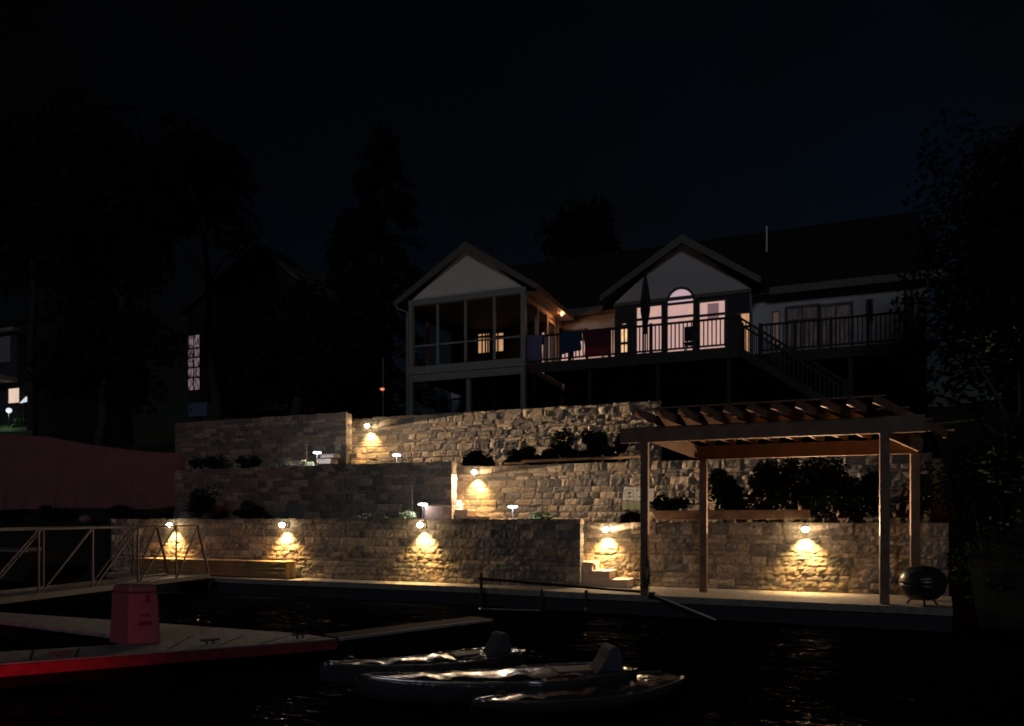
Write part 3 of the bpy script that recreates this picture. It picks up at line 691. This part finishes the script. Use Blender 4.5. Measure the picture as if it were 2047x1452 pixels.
window('window', HV, 990, 1007, 667, 703, 'win_orange', (674,), (996,), fw=.06)
window('window', HV, 1575, 1633, 616, 735, 'win_dim', (641,), (1604,), fw=.1)
window('window', HV, 1642, 1700, 612, 730, 'win_dim', (), (1671,), fw=.1)
window('window', HV, 1545.5, 1557, 625, 690, 'win_post', (), (), fw=.03)
window('window', HV, 1735, 1742, 602, 640, 'dglass', (), (), fw=.06)
# right corner boards and downpipes
for px in (1812, 1824): build('downpipe', MB().tube([(X(px,HV-.1),HV-.1,5.5),(X(px,HV-.1),HV-.1,EZ-.1)], .05, 8), M['trim'], house)
build('corner_board', MB().box(HX1-.26, HX1+.02, HV-.05, HV-.002, 5.5, EZ-.06), M['block'], house)
# screened porch
PX0, PX1 = X(823,PV), X(1047,PV); pa = P(931,484,PV-.25); pl = P(788,604,PV-.25); pr = P(1074,569,PV-.25)
pez = (pl.z+pr.z)/2; ptop = P(935,600,PV).z
porch = house
for px in (823,1047): build('porch_post', MB().box(X(px,PV)-.09, X(px,PV)+.09, PV-.09, PV+.09, 5.45, ptop), M['porchtrim'], porch)
for px in (875.5,931,988.5): build('screen_post', MB().box(X(px,PV)-.045, X(px,PV)+.045, PV-.045, PV+.045, ZF+.2, ptop), M['porchtrim'], porch)
build('porch_beam', MB().box(PX0-.1, PX1+.1, PV-.1, PV+.1, ptop+.002, P(935,588.5,PV).z), M['porchtrim'], porch)
gb = P(935,589,PV).z
mb = MB().prism([(PX0+.02,PV-.02,gb+.02),(PX1-.02,PV-.02,gb+.02),(PX1-.02,PV-.02,P(1041,575,PV).z),(pa.x,PV-.02,P(936,496,PV).z),(PX0+.02,PV-.02,gb+.04)], (0,.1,0))
build('porch_gable', mb, M['pgable'], porch)
for q in (pl, pr):
    mb = MB(); mb.prism([(pa.x,PV-.25,pa.z),(q.x,PV-.25,pez),(q.x,PV-.25,pez-.12),(pa.x,PV-.25,pa.z-.17)], (0,7.2,0)); build('porch_roof', mb, M['roof'], porch)
    mb = MB(); mb.prism([(pa.x,PV-.28,pa.z+.02),(q.x,PV-.28,pez+.02),(q.x,PV-.28,pez-.2),(pa.x,PV-.28,pa.z-.32)], (0,.028,0)); build('barge_board', mb, M['trim'], porch)
build('eave_soffit', MB().box(PX1+.1, pr.x-.02, PV, EV, pez-.2, pez-.13), M['timber'], porch)
build('eave_fascia', MB().box(pr.x-.018, pr.x+.02, PV-.25, EV+.2, pez-.2, pez+.02), M['timber'], porch)
mb = MB().tube([(pl.x+.05,PV-.2,pez-.1),(pl.x+.1,PV-.2,pez-.25),(PX0-.12,PV-.15,pez-.42),(PX0-.12,PV-.15,5.6)], .04, 8); build('downpipe', mb, M['porchtrim'], porch)
zt, zb, zm = P(935,726,PV).z, P(935,757,PV).z, P(935,742,PV).z
build('floor_fascia', MB().box(PX0-.1, PX1+.1, PV-.13, PV-.02, zm, zt), M['porchtrim'], porch)
build('floor_girder', MB().box(PX0-.08, PX1+.08, PV-.10, PV, zb, zm-.02), M['porchtrim'], porch)
build('porch_floor', MB().box(PX0, PX1, PV+.002, HV-.005, ZF-.25, ZF), M['deck'], porch)
build('porch_ceiling', MB().box(PX0, PX1, PV+.1, HV-.01, ptop+.05, ptop+.12), M['deck'], porch)
rz_ = P(935,683,PV).z
build('screen_rail', MB().box(PX0, PX1, PV-.03, PV+.03, rz_-.03, rz_+.03), M['porchtrim'], porch)
build('inner_post', MB().box(X(855,28.2)-.05, X(855,28.2)+.07, 28.15, 28.3, ZF, P(855,630,28.2).z), M['timber'], porch)
a_, c_ = P(853,632,28.2), P(877,612,28.2); build('inner_post_head', MB().box(a_.x, c_.x, 28.1, 28.4, a_.z, c_.z), M['timber'], porch)
build('porch_underpost', MB().box(X(936,PV)-.09, X(936,PV)+.09, PV, PV+.16, 5.45, zb-.002), M['porchtrim'], porch)
# porch side toward the deck: posts and a door
for v_ in (26.9, 28.0, 29.4): build('side_post', MB().box(PX1-.06, PX1+.06, v_-.06, v_+.06, ZF, ptop), M['block'], porch)
dr = build('porch_door', MB().box(PX1-.03, PX1+.03, 28.1, 28.95, ZF+.02, ptop-.35), M['dglass'], porch)
fr = MB(); fr.box(PX1-.05,PX1+.05,28.06,28.14,ZF,ptop-.25); fr.box(PX1-.05,PX1+.05,28.95,29.03,ZF,ptop-.25); fr.box(PX1-.05,PX1+.05,28.14,28.95,ptop-.36,ptop-.25); build('door_frame', fr, M['block'], dr)
build('side_header', MB().box(PX1-.05, PX1+.05, PV+.12, HV-.01, ptop-.2, ptop+.02), M['timber'], porch)
# deck-side sconce
sp = P(1123,629,28.6)
sc_ = thing('porch_sconce', 'glowing amber lamp under the eave beside the porch door', 'wall lamp', sp)
build('arm', MB().tube([(PX1+.062,28.6,sp.z-.1),(sp.x,28.6,sp.z-.12),(sp.x,28.6,sp.z-.08)], .012, 6), M['black'], sc_)
build('glass', MB().lathe(sp, [(.03,-.07),(.06,-.03),(.06,.05),(.03,.09)], 12), M['sconce'], sc_, smooth=True)
lamp_light('sconce_light', sc_, (0.05,-.1,0), 20, (1,.45,.18), .06)

# ------------------------------------------------------------------ deck with railings, stairs
DX0, DX1 = PX1+.12, X(1478,DV)
deck = thing('deck', 'raised dark timber deck with baluster railing across the house front', 'deck', ((DX0+DX1)/2, DV, 5.45))
build('floor', MB().box(DX0, DX1, DV, GV-.005, ZF-.06, ZF).box(DX0, GX0-.005, GV-.004, HV-.005, ZF-.06, ZF), M['deck'], deck)
build('rim_board', MB().box(DX0, DX1, DV-.05, DV-.002, ZF-.36, ZF+.01), M['deck'], deck)
build('floor_right', MB().box(DX1+.002, HX1, 27.2, HV-.1, ZF-.06, ZF), M['deck'], deck)
build('rim_board', MB().box(DX1+.9, HX1, 27.15, 27.198, ZF-.35, ZF+.01), M['rail'], deck)
def railing(x0, x1, v, z, nposts):
    tr = MB().box(x0, x1, v-.05, v+.05, z+.97, z+1.03); build('top_rail', tr, M['rail'], deck)
    build('bottom_rail', MB().box(x0, x1, v-.025, v+.025, z+.08, z+.14), M['rail'], deck)
    bal = MB(); n = int((x1-x0)/.135)
    for i in range(n): xx = x0+(i+.5)*(x1-x0)/n; bal.box(xx-.02, xx+.02, v-.02, v+.02, z+.14, z+.97)
    o_ = build('balusters', bal, M['rail'], deck)
    for i in range(nposts):
        xx = x0+i*(x1-x0)/(nposts-1); build('rail_post', MB().box(xx-.055, xx+.055, v-.055, v+.055, z-.05, z+1.06), M['rail'], deck)
railing(DX0+.06, DX1, DV+.03, ZF, 6)
railing(X(1520,27.23), X(1812,27.23), 27.23, ZF, 5)
# support posts under the deck
for px in (1180,1316,1457): build('support_post', MB().box(X(px,DV+.1)-.07, X(px,DV+.1)+.07, DV+.02, DV+.16, 5.45, ZF-.07), M['rail'], deck)
for px in (1560,1700): build('support_post', MB().box(X(px,27.3)-.07, X(px,27.3)+.07, 27.22, 27.36, 5.45, ZF-.07), M['rail'], deck)
# stairs down to the right
sx0 = X(1480,DV+.4); st = thing('deck_stairs', 'dark timber stairs going down from the deck to the right', 'stairs', (sx0+1.5, DV+.5, 5.45))
n = 12
for k in range(n):
    z_ = ZF-(k+1)*(ZF-5.5)/n; build('tread', MB().box(sx0+k*.27, sx0+k*.27+.3, DV+.1, DV+1.15, z_-.04, z_), M['deck'], st)
for v_ in (DV+.06, DV+1.19):
    build('stringer', MB().beam((sx0,v_,ZF-.15), (sx0+n*.27,v_,5.45), .05, .26), M['rail'], st)
    build('handrail', MB().beam((sx0,v_,ZF+.98), (sx0+n*.27,v_,6.45), .06, .07), M['rail'], st)
    bal = MB()
    for k in range(n*2): q = (k+.5)/(n*2); bal.box(sx0+q*n*.27-.018, sx0+q*n*.27+.018, v_-.018, v_+.018, ZF-.05-q*(ZF-5.5), ZF+.95-q*(ZF-5.5))
    build('balusters', bal, M['rail'], st)
    for q in (0,1): build('newel_post', MB().box(sx0+q*n*.27-.05, sx0+q*n*.27+.05, v_-.05, v_+.05, 5.45 if q else ZF-.1, (6.55 if q else ZF+1.08)), M['rail'], st)

# towels over the railing
def towel(label, x0, x1, ybot, m, skew=0, hem=None, seed=0, v=DV-.03):
    a_ = X(x0, v); c_ = X(x1, v); zb_ = P((x0+x1)/2, ybot, v).z; zt_ = ZF+1.04; nx, nz_ = 18, 14
    vs = []; mb = MB()
    for j in range(nz_+1):
        for i in range(nx+1):
            f_ = i/nx; zz = zt_ + (zb_-zt_)*j/nz_ + skew*f_*j/nz_
            vs.append((a_+(c_-a_)*f_+.02*math.sin(j*.5+seed), v-.02-.03*math.sin(f_*14+seed+j*.15)*j/nz_, zz))
    W = nx+1; fs = [(j*W+i, j*W+i+1, (j+1)*W+i+1, (j+1)*W+i) for j in range(nz_) for i in range(nx)]
    nb = len(vs)
    for i in range(nx+1): p_ = vs[i]; vs += [(p_[0], v+.12, p_[2]), (p_[0], v+.14, p_[2]-.35)]
    fs += [(i, i+1, nb+2*(i+1), nb+2*i) for i in range(nx)] + [(nb+2*i, nb+2*i+2, nb+2*i+3, nb+2*i+1) for i in range(nx)]
    if hem is None:
        mb.add(vs, fs); o_ = build('towel', mb, M[m], origin=((a_+c_)/2, v, zb_), smooth=True)
        tag(o_, label, 'towel', 'towels hung over the deck railing')
    else:
        t_ = thing('towel', label, 'towel', ((a_+c_)/2, v, zb_), 'towels hung over the deck railing')
        cut = int(nz_*.72)*nx; mb.add(vs, fs[:cut]+fs[nz_*nx:]); build('cloth', mb, M[m], t_, smooth=True)
        m2 = MB(); m2.add(vs, fs[cut:nz_*nx]); o_ = build('hem', m2, M[hem], t_, smooth=True)
    if hem is None:
        s_ = o_.modifiers.new('thick','SOLIDIFY'); s_.thickness = .012
towel('violet and grey striped towel at the left end of the deck railing', 1053, 1084, 722, 'tviolet', seed=1)
towel('blue towel hanging over the deck railing', 1120, 1161, 708, 'tblue', skew=.1, seed=2)
towel('dark red towel with a brighter hem over the deck railing', 1168, 1218, 710, 'tred', hem='tredb', seed=3)
# closed umbrella
um = P(1290,700,27.2); um.z = ZF
t_ = thing('patio_umbrella', 'closed dark patio umbrella standing on the deck before the left window', 'umbrella', um)
tipz = P(1291,545,27.2).z
build('pole', MB().tube([um, (um.x,um.y,tipz)], .03, 8), M['black'], t_)
pr_ = [(.05,P(1291,668,27.2).z-ZF),(.08,P(1291,650,27.2).z-ZF),(.15,P(1291,622,27.2).z-ZF),(.15,P(1291,600,27.2).z-ZF),(.09,P(1291,570,27.2).z-ZF),(.02,tipz-ZF)]
mb = MB(); n = 24; vs = [(um.x+r_*(1+.22*math.cos(8*2*math.pi*k/n))*math.cos(2*math.pi*k/n), um.y+r_*(1+.22*math.cos(8*2*math.pi*k/n))*math.sin(2*math.pi*k/n), um.z+z_) for r_, z_ in pr_ for k in range(n)]
mb.add(vs, [(i*n+k, i*n+(k+1)%n, (i+1)*n+(k+1)%n, (i+1)*n+k) for i in range(len(pr_)-1) for k in range(n)]); build('folded_canopy', mb, M['umb'], t_)
build('base', MB().lathe(um, [(.28,.002),(.28,.05),(.06,.09)], 16), M['black'], t_)
# a deck chair before the arched window
dc = P(1383,700,26.6); dc.z = ZF
t_ = thing('deck_chair', 'dark high-backed chair on the deck before the arched window', 'chair', dc)
build('seat', MB().box(dc.x-.25, dc.x+.25, 26.4, 26.85, ZF+.40, ZF+.45), M['rail'], t_)
build('backrest', MB().box(dc.x-.23, dc.x+.23, 26.39, 26.43, ZF+.47, ZF+.98), M['rail'], t_)
for a_ in (-.22,.22):
    for b_ in (26.44,26.81): build('leg', MB().box(dc.x+a_-.02, dc.x+a_+.02, b_-.02, b_+.02, ZF+.002, ZF+.40), M['rail'], t_)

# ------------------------------------------------------------------ vegetation
def leafmesh(c, rad, n, size, seed, clumps=14, up=0.0, flat=1.0, blade=False):
    rnd = random.Random(seed); mb = MB(); c = Vector(c); cl = []
    for _ in range(clumps):
        d_ = Vector((rnd.gauss(0,1), rnd.gauss(0,1), rnd.gauss(0,1))).normalized()*rnd.uniform(.3,.85)
        cl.append((Vector((d_.x*rad[0], d_.y*rad[1], d_.z*rad[2])), rnd.uniform(.28,.5)))
    for _ in range(n):
        q, r_ = rnd.choice(cl); d_ = Vector((rnd.gauss(0,1), rnd.gauss(0,1), rnd.gauss(0,1))).normalized()*(rnd.random()**.45)*r_
        p_ = c + q + Vector((d_.x*rad[0], d_.y*rad[1], d_.z*rad[2]))
        a_ = Vector((rnd.gauss(0,1), rnd.gauss(0,1), rnd.gauss(0,.6))).normalized()*size*rnd.uniform(.6,1.3)
        b_ = a_.cross(Vector((rnd.gauss(0,1), rnd.gauss(0,1), rnd.gauss(0,1)))).normalized()*size*rnd.uniform(.25,.5)
        mb.add([p_-a_, p_+b_, p_+a_, p_-b_], [(0,1,2,3)])
    return mb
def trunkmesh(base, top, r0, seed, limbs=6, spread=3):
    rnd = random.Random(seed); mb = MB(); base, top = Vector(base), Vector(top); pts = []; rs = []
    for i in range(8):
        q = i/7; pts.append(base.lerp(top, q)+Vector((rnd.uniform(-.15,.15), rnd.uniform(-.15,.15), 0))*(1 if i else 0)); rs.append(r0*(1-.75*q))
    mb.tube(pts, rs, 9)
    for k in range(limbs):
        i = rnd.randint(4,6); a_ = rnd.uniform(0,6.28); s_ = pts[i]; e_ = s_+Vector((math.cos(a_)*spread, math.sin(a_)*spread, rnd.uniform(.8,2.4)))
        mb.tube([s_, s_.lerp(e_,.5)+Vector((0,0,.25)), e_], [rs[i]*.5, rs[i]*.33, rs[i]*.12], 7)
    return mb
def tree(name, label, cat, base, h, rad, n, seed, leaf='leaf', crown_c=None, size=.22, clumps=26, r0=.3, group='trees around the houses'):
    base = Vector(base); cc = Vector(crown_c) if crown_c else base+Vector((0,0,h*.68))
    t_ = thing(name, label, cat, base, group)
    build('trunk', trunkmesh(base-Vector((0,0,.3)), cc+Vector((0,0,rad[2]*.5)), r0, seed, 8, rad[0]*.6), M['bark'], t_, smooth=True)
    build('crown', leafmesh(cc, rad, n, size, seed, clumps), M[leaf], t_); return t_
def conifer(label, base, h, r, seed, n=9000):
    rnd = random.Random(seed); base = Vector(base); t_ = thing('conifer', label, 'tree', base, 'trees around the houses')
    build('trunk', MB().tube([base-Vector((0,0,.3)), base+Vector((0,0,h*.98))], [.28,.03], 9), M['bark'], t_)
    mb = MB(); nb = 120
    for b_ in range(nb):
        q = (b_+.5)/nb*.9+.08; a_ = rnd.uniform(0,6.28); L_ = r*(1-q)**.8*rnd.uniform(.65,1.15)+.25; z_ = h*q
        for _ in range(n//nb):
            s_ = rnd.random()**.7; p_ = base+Vector((math.cos(a_)*L_*s_, math.sin(a_)*L_*s_, z_ - .35*L_*s_*s_)) + Vector((rnd.gauss(0,.16),rnd.gauss(0,.16),rnd.gauss(-.12,.14)))
            e_ = Vector((math.cos(a_)+rnd.gauss(0,.5), math.sin(a_)+rnd.gauss(0,.5), rnd.gauss(-.3,.3))).normalized()*rnd.uniform(.12,.28)
            f_ = e_.cross(Vector((rnd.gauss(0,1),rnd.gauss(0,1),rnd.gauss(0,1)))).normalized()*.05
            mb.add([p_-e_, p_+f_, p_+e_, p_-f_], [(0,1,2,3)])
    build('crown', mb, M['conifer'], t_); return t_
def ground(x, y): return slope(x, y)
def Pt(px, v, z): p_ = P(px, 1038, v); p_.z = z; return p_
# left mass of trees
p = Pt(60,30,5); tree('broadleaf_tree', 'huge dark spreading tree at the far left above the lit window', 'tree', p, 14, (6.5,4,6.5), 9000, 11, crown_c=P(70,430,30), size=.34)
p = Pt(260,27.5,5); tree('broadleaf_tree', 'tall dark tree over the pink concrete wall, left of the blue sky gap', 'tree', p, 13, (4.6,3.5,6.2), 8000, 12, crown_c=P(230,470,28), size=.3)
p = Pt(440,34,5.8); tree('broadleaf_tree', 'dark tree reaching over the dim stair window', 'tree', p, 13, (4.2,3.5,3.6), 6500, 13, crown_c=P(400,370,34), size=.32)
p = Pt(200,24,4); tree('broadleaf_tree', 'small dark tree above the pink wall, lower than its neighbours', 'tree', p, 6, (3.6,2.2,2.6), 5000, 14, crown_c=P(210,720,24), size=.22)
p = Pt(590,26,5.6); tree('broadleaf_tree', 'rounded dark tree in front of the gabled neighbour house', 'tree', p, 6, (3.4,2.2,2.9), 6500, 15, crown_c=P(600,700,26), size=.22)
conifer('tall drooping black conifer left of the porch gable', Pt(765,32,5.6), 16.5, 4.6, 21, 14000)
conifer('narrower dark conifer nearer the screened porch', Pt(700,28,5.6), 10.5, 2.6, 22, 7000)
p = Pt(1175,48,7); tree('broadleaf_tree', 'small distant tree rising behind the roof between the gables', 'tree', p, 12, (3.2,3,2.6), 3500, 16, crown_c=P(1175,485,48), size=.3)
p = Pt(2040,24,5.2); tree('broadleaf_tree', 'tall dark tree at the right edge beside the house corner', 'tree', p, 13, (3.0,3.0,6.8), 16000, 17, crown_c=P(2065,560,24), size=.15)
p = Pt(2050,18.6,1); tree('broadleaf_tree', 'dark low tree on the right bank beyond the barbecue', 'tree', p, 4, (1.5,1.5,2.4), 9000, 18, crown_c=P(2035,980,18.9), size=.07)
# shrubs
def shrub(label, px, v, z, rx, rz_, n, seed, m='shrub', size=.07, name='shrub', ry=None):
    p_ = Pt(px, v, z); t_ = thing(name, label, 'shrub' if name=='shrub' else 'plant', p_, 'shrubs on the terraces')
    build('stems', trunkmesh(p_-Vector((0,0,.05)), p_+Vector((0,0,rz_*1.0)), .02, seed, 5, rx*.4), M['bark'], t_)
    build('foliage', leafmesh(p_+Vector((0,0,rz_)), (rx, ry or rx*.8, rz_), n, size, seed, 10), M[m], t_)
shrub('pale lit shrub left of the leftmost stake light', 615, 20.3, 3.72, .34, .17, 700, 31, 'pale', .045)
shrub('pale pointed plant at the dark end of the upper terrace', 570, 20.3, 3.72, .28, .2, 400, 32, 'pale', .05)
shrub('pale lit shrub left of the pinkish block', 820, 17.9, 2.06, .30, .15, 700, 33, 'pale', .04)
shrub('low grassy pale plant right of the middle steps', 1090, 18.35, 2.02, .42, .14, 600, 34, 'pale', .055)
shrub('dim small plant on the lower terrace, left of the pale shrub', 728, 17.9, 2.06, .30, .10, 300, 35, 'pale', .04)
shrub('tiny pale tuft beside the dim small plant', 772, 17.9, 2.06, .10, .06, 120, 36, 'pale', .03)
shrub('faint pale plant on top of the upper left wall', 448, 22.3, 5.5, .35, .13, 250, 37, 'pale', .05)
for i, (px, v, z, rx, rz_, lb) in enumerate([(960,21.5,3.5,.55,.4,'leftmost dark shrub under the topmost wall'),(1045,21.5,3.5,.6,.5,'dark shrub above the left end of the thin timber'),
     (1130,21.4,3.5,.75,.62,'dark shrub above the middle of the thin timber'),(1215,21.4,3.5,.8,.75,'tall dark shrub near the pergola post'),(1262,18.7,1.98,.4,.15,'low dark shrub under the yard sign'),
     (1335,19.2,2,.5,.4,'dark shrub behind the wide plank, right of the yard sign'),(1450,19.25,2,.7,.78,'dark bush right of the back left pergola post'),(1540,19.3,2,.8,.85,'big dark bush in the middle of the pergola opening'),
     (1640,19.2,2,.8,.85,'big dark bush right of the lamp under the pergola'),(1735,19.2,2,.7,.8,'dark bush behind the front right pergola post'),(1860,18.9,1.9,.8,.9,'dark bush above the barbecue'),
     (420,20.8,3.5,.8,.55,'black shrub at the far left end of the topmost wall'),(500,20.6,3.5,.6,.4,'low black shrub at the dark end of the upper terrace'),(400,18.6,1.98,.8,.65,'black shrub above the leftmost lamp'),(500,18.6,1.98,.7,.4,'low black shrub between the two left lamps'),
     (905,24,5.4,.5,.35,'shrub silhouette at the foot of the porch'),(985,24,5.4,.7,.25,'low hedge silhouette under the porch'),(1078,24,5.4,.55,.42,'round shrub silhouette under the left of the deck'),
     (1252,24,5.4,.5,.5,'round shrub silhouette under the middle of the deck'),(1310,24.3,5.4,.4,.3,'small shrub silhouette near the end of the topmost wall'),(1420,23.8,5.4,.7,.35,'low shrub silhouette above the pergola roof'),
     (1930,18.2,.35,.75,.85,'black bush beyond the end of the walk, right of the barbecue'),(1975,17.8,.3,.8,.5,'low black bush at the water edge on the right bank'),
     (20,19.2,2,1.2,.25,'low dark shrub under the left end of the pink wall'),(110,19.0,2,.9,.3,'dark mound of shrub under the pink wall, left'),(250,18.8,2,1.0,.28,'dark mound of shrub under the pink wall, right')]):
    dense = 2600 if (19.1 < v < 19.4 and px > 1400) or v == 21.4 or v == 21.5 else 900
    shrub(lb, px, v, z, rx, rz_, dense, 50+i, 'shrub', .075)
build_p = P(172,1031,18.6); mb = MB().lathe((build_p.x, 18.6, 1.95), [(.05,0),(.2,.06),(.24,.16),(.16,.26),(.04,.3)], 14)
tag(build('pale_boulder', mb, M['pblock'], origin=(build_p.x,18.6,1.95), smooth=True), 'small pale rounded boulder among the dark shrubs left of the lamps', 'boulder')

# ------------------------------------------------------------------ left side: pink wall, neighbours
vw = 19.9
top = [(-80,862),(0,868),(85,872),(170,888),(230,896),(290,903),(357,906)]
pts = [P(-80,1045,vw)] + [P(359,1045,vw)] + [P(a_,b_,vw) for a_,b_ in top[::-1]]
tag(build('concrete_wall', MB().prism(pts, (0,.3,0)), M['stucco'], origin=P(150,1045,vw)), 'plain concrete wall tinted red, with a sloping top, at the left', 'wall')
jb = G(-40,1118,.3)
t_ = thing('small_boat', 'small pale boat lying beyond the gangway at the left edge', 'boat', (X(0,19.3), 16.0, .0))
vb = 15.2; a0, a1 = X(-60,vb), X(52,vb); zr = P(20,1103,vb).z
hull = MB(); hull.prism([(a0,vb,zr-.35),(a1-.35,vb,zr-.35),(a1,vb,zr),(a0,vb,zr)], (0,1.1,0)); build('hull', hull, M['black'], t_)
build('gunwale', MB().box(a0, a1+.03, vb-.03, vb+.02, zr+.002, zr+.04), M['dock'], t_)
build('bow_deck', MB().box(a0, a1-.4, vb+.3, vb+.8, zr+.01, zr+.10), M['gdeck'], t_)
# neighbour house at the left edge
vn = 33; nh = thing('neighbour_house', 'dark neighbour house at the left edge with one bright cream window', 'house', P(-60,860,vn))
A = lambda px, py, v=vn: P(px, py, v)
build('wall', MB().box(X(-260,vn), X(34,vn), vn, vn+8, A(0,880).z, A(0,668).z), M['nwall'], nh)
build('eave', MB().box(X(-270,vn), X(40,vn), vn-.45, vn-.02, A(0,668).z, A(0,662).z), M['porchtrim'], nh)
build('roof', MB().prism([(X(-270,vn),vn-.4,A(0,661).z),(X(40,vn),vn-.4,A(0,661).z),(X(40,vn),vn+4,A(0,600).z),(X(-270,vn),vn+4,A(0,600).z)], (0,0,.12)), M['roof'], nh)
build('balcony_edge', MB().box(X(-260,vn), X(36,vn), vn-1.2, vn-.02, A(0,768).z, A(0,759).z), M['porchtrim'], nh)
window('window', vn, -10, 20, 677, 722, 'win_dark2', (), (6,), fm='aludeck', par=nh)
window('window', vn, 18, 40, 777, 806, 'win_cream', (), (), fw=.05, par=nh)
t_ = thing('globe_lamp', 'cool white globe lamp on a short post below the cream window', 'lamp', P(20,845,31))
p = P(18,821,31); build('post', MB().tube([(p.x,31,P(18,866,31).z),(p.x,31,p.z-.1)], .03, 8), M['black'], t_)
build('globe', MB().lathe(p, [(.04,-.16),(.14,-.08),(.17,.02),(.12,.12),(.04,.16)], 14), emit('globe_glass', (.7,.82,.95), 1.1), t_, smooth=True)
lamp_light('globe_light', t_, (p - WL[t_.name]) + Vector((0,-.3,-.2)), 14, (.85,1,.85), .1)
t_ = thing('flood_lamp', 'small tilted white flood lamp right of the cream window', 'lamp', P(46,800,31.5))
a_, c_ = P(40,806,31.5), P(53,794,31.5)
build('lens', MB().prism([P(39,806,31.5),P(52,803,31.5),P(52,793,31.5)], (0,.08,0)), emit('flood_lens', (.75,.78,.85), .9), t_)
build('post', MB().tube([P(47,806,31.6),P(47,866,31.6)], .03, 6), M['black'], t_)
mbg = MB().prism([P(-60,866,29.5),P(66,862,29.5),P(66,850,31.8),P(-60,850,31.8)], (0,0,-.2)); struct('lawn', mbg, M['lawn'])
shrub('green lit bush under the globe lamp at the left edge', 40, 31.2, P(40,862,31.2).z, .9, .45, 1600, 91, 'lawn', .08)
# gabled neighbour house, nearly black, and the stair window tower
vg = 40; gh = thing('gabled_house', 'nearly black gabled house behind the trees with a tall dim stair window', 'house', P(480,800,vg))
build('wall', MB().prism([P(376,820,vg),P(640,820,vg),P(640,600,vg),P(515,492,vg),P(376,612,vg)], (0,9,0)), M['nwall'], gh)
for a_, c_ in ((P(515,484,vg-.4),P(360,620,vg-.4)),(P(515,484,vg-.4),P(655,606,vg-.4))):
    build('roof', MB().prism([a_, c_, c_-Vector((0,0,.25)), a_-Vector((0,0,.3))], (0,9.8,0)), M['trim'], gh)
window('window', vg, 377, 400, 671, 780, 'win_stair', (697,715,735,755), (388,), fw=.08, par=gh)
t_ = thing('utility_cabinet', 'faint bluish square cabinet behind the upper left wall', 'cabinet', P(394,838,23.4))
a_, c_ = P(376,834,23.4), P(413,804,23.4)
build('cabinet_body', MB().box(a_.x, c_.x, 23.4, 23.8, a_.z, c_.z), M['panel'], t_, bevel=.01)
build('post', MB().box((a_.x+c_.x)/2-.04, (a_.x+c_.x)/2+.04, 23.5, 23.6, 5.2, a_.z-.002), M['black'], t_)
build('handle', MB().box(a_.x+.12, a_.x+.18, 23.37, 23.398, (a_.z+c_.z)/2-.06, (a_.z+c_.z)/2+.06), M['black'], t_)
t_ = thing('garden_torch', 'thin dark garden torch with a small orange glow left of the porch', 'torch', Pt(766,25,5.5))
p = P(766,779,25)
build('pole', MB().tube([(p.x,25,5.45),(p.x,25,P(766,715,25).z)], .03, 8), M['panel'], t_)
build('glow_glass', MB().lathe((p.x,24.93,p.z), [(.03,-.05),(.085,-.01),(.085,.03),(.03,.05)], 10), M['red_bulb'], t_, smooth=True)

# ------------------------------------------------------------------ red port light of the boat the picture is taken from
nl = thing('navigation_light', 'red port navigation light on the viewer\'s boat', 'lamp', (-5.0, 1.2, .48))
build('red_lens', MB().lathe((-5.0,1.2,.48), [(.02,-.04),(.05,-.03),(.05,.04),(.02,.05)], 12), emit('red_lens_glow', (1,.03,.05), 2), nl)
lamp_light('red_glow', nl, (0,.1,0), 460, (1,.02,.04), .05, 'SPOT', (R(93),0,R(48)), R(53), 1)
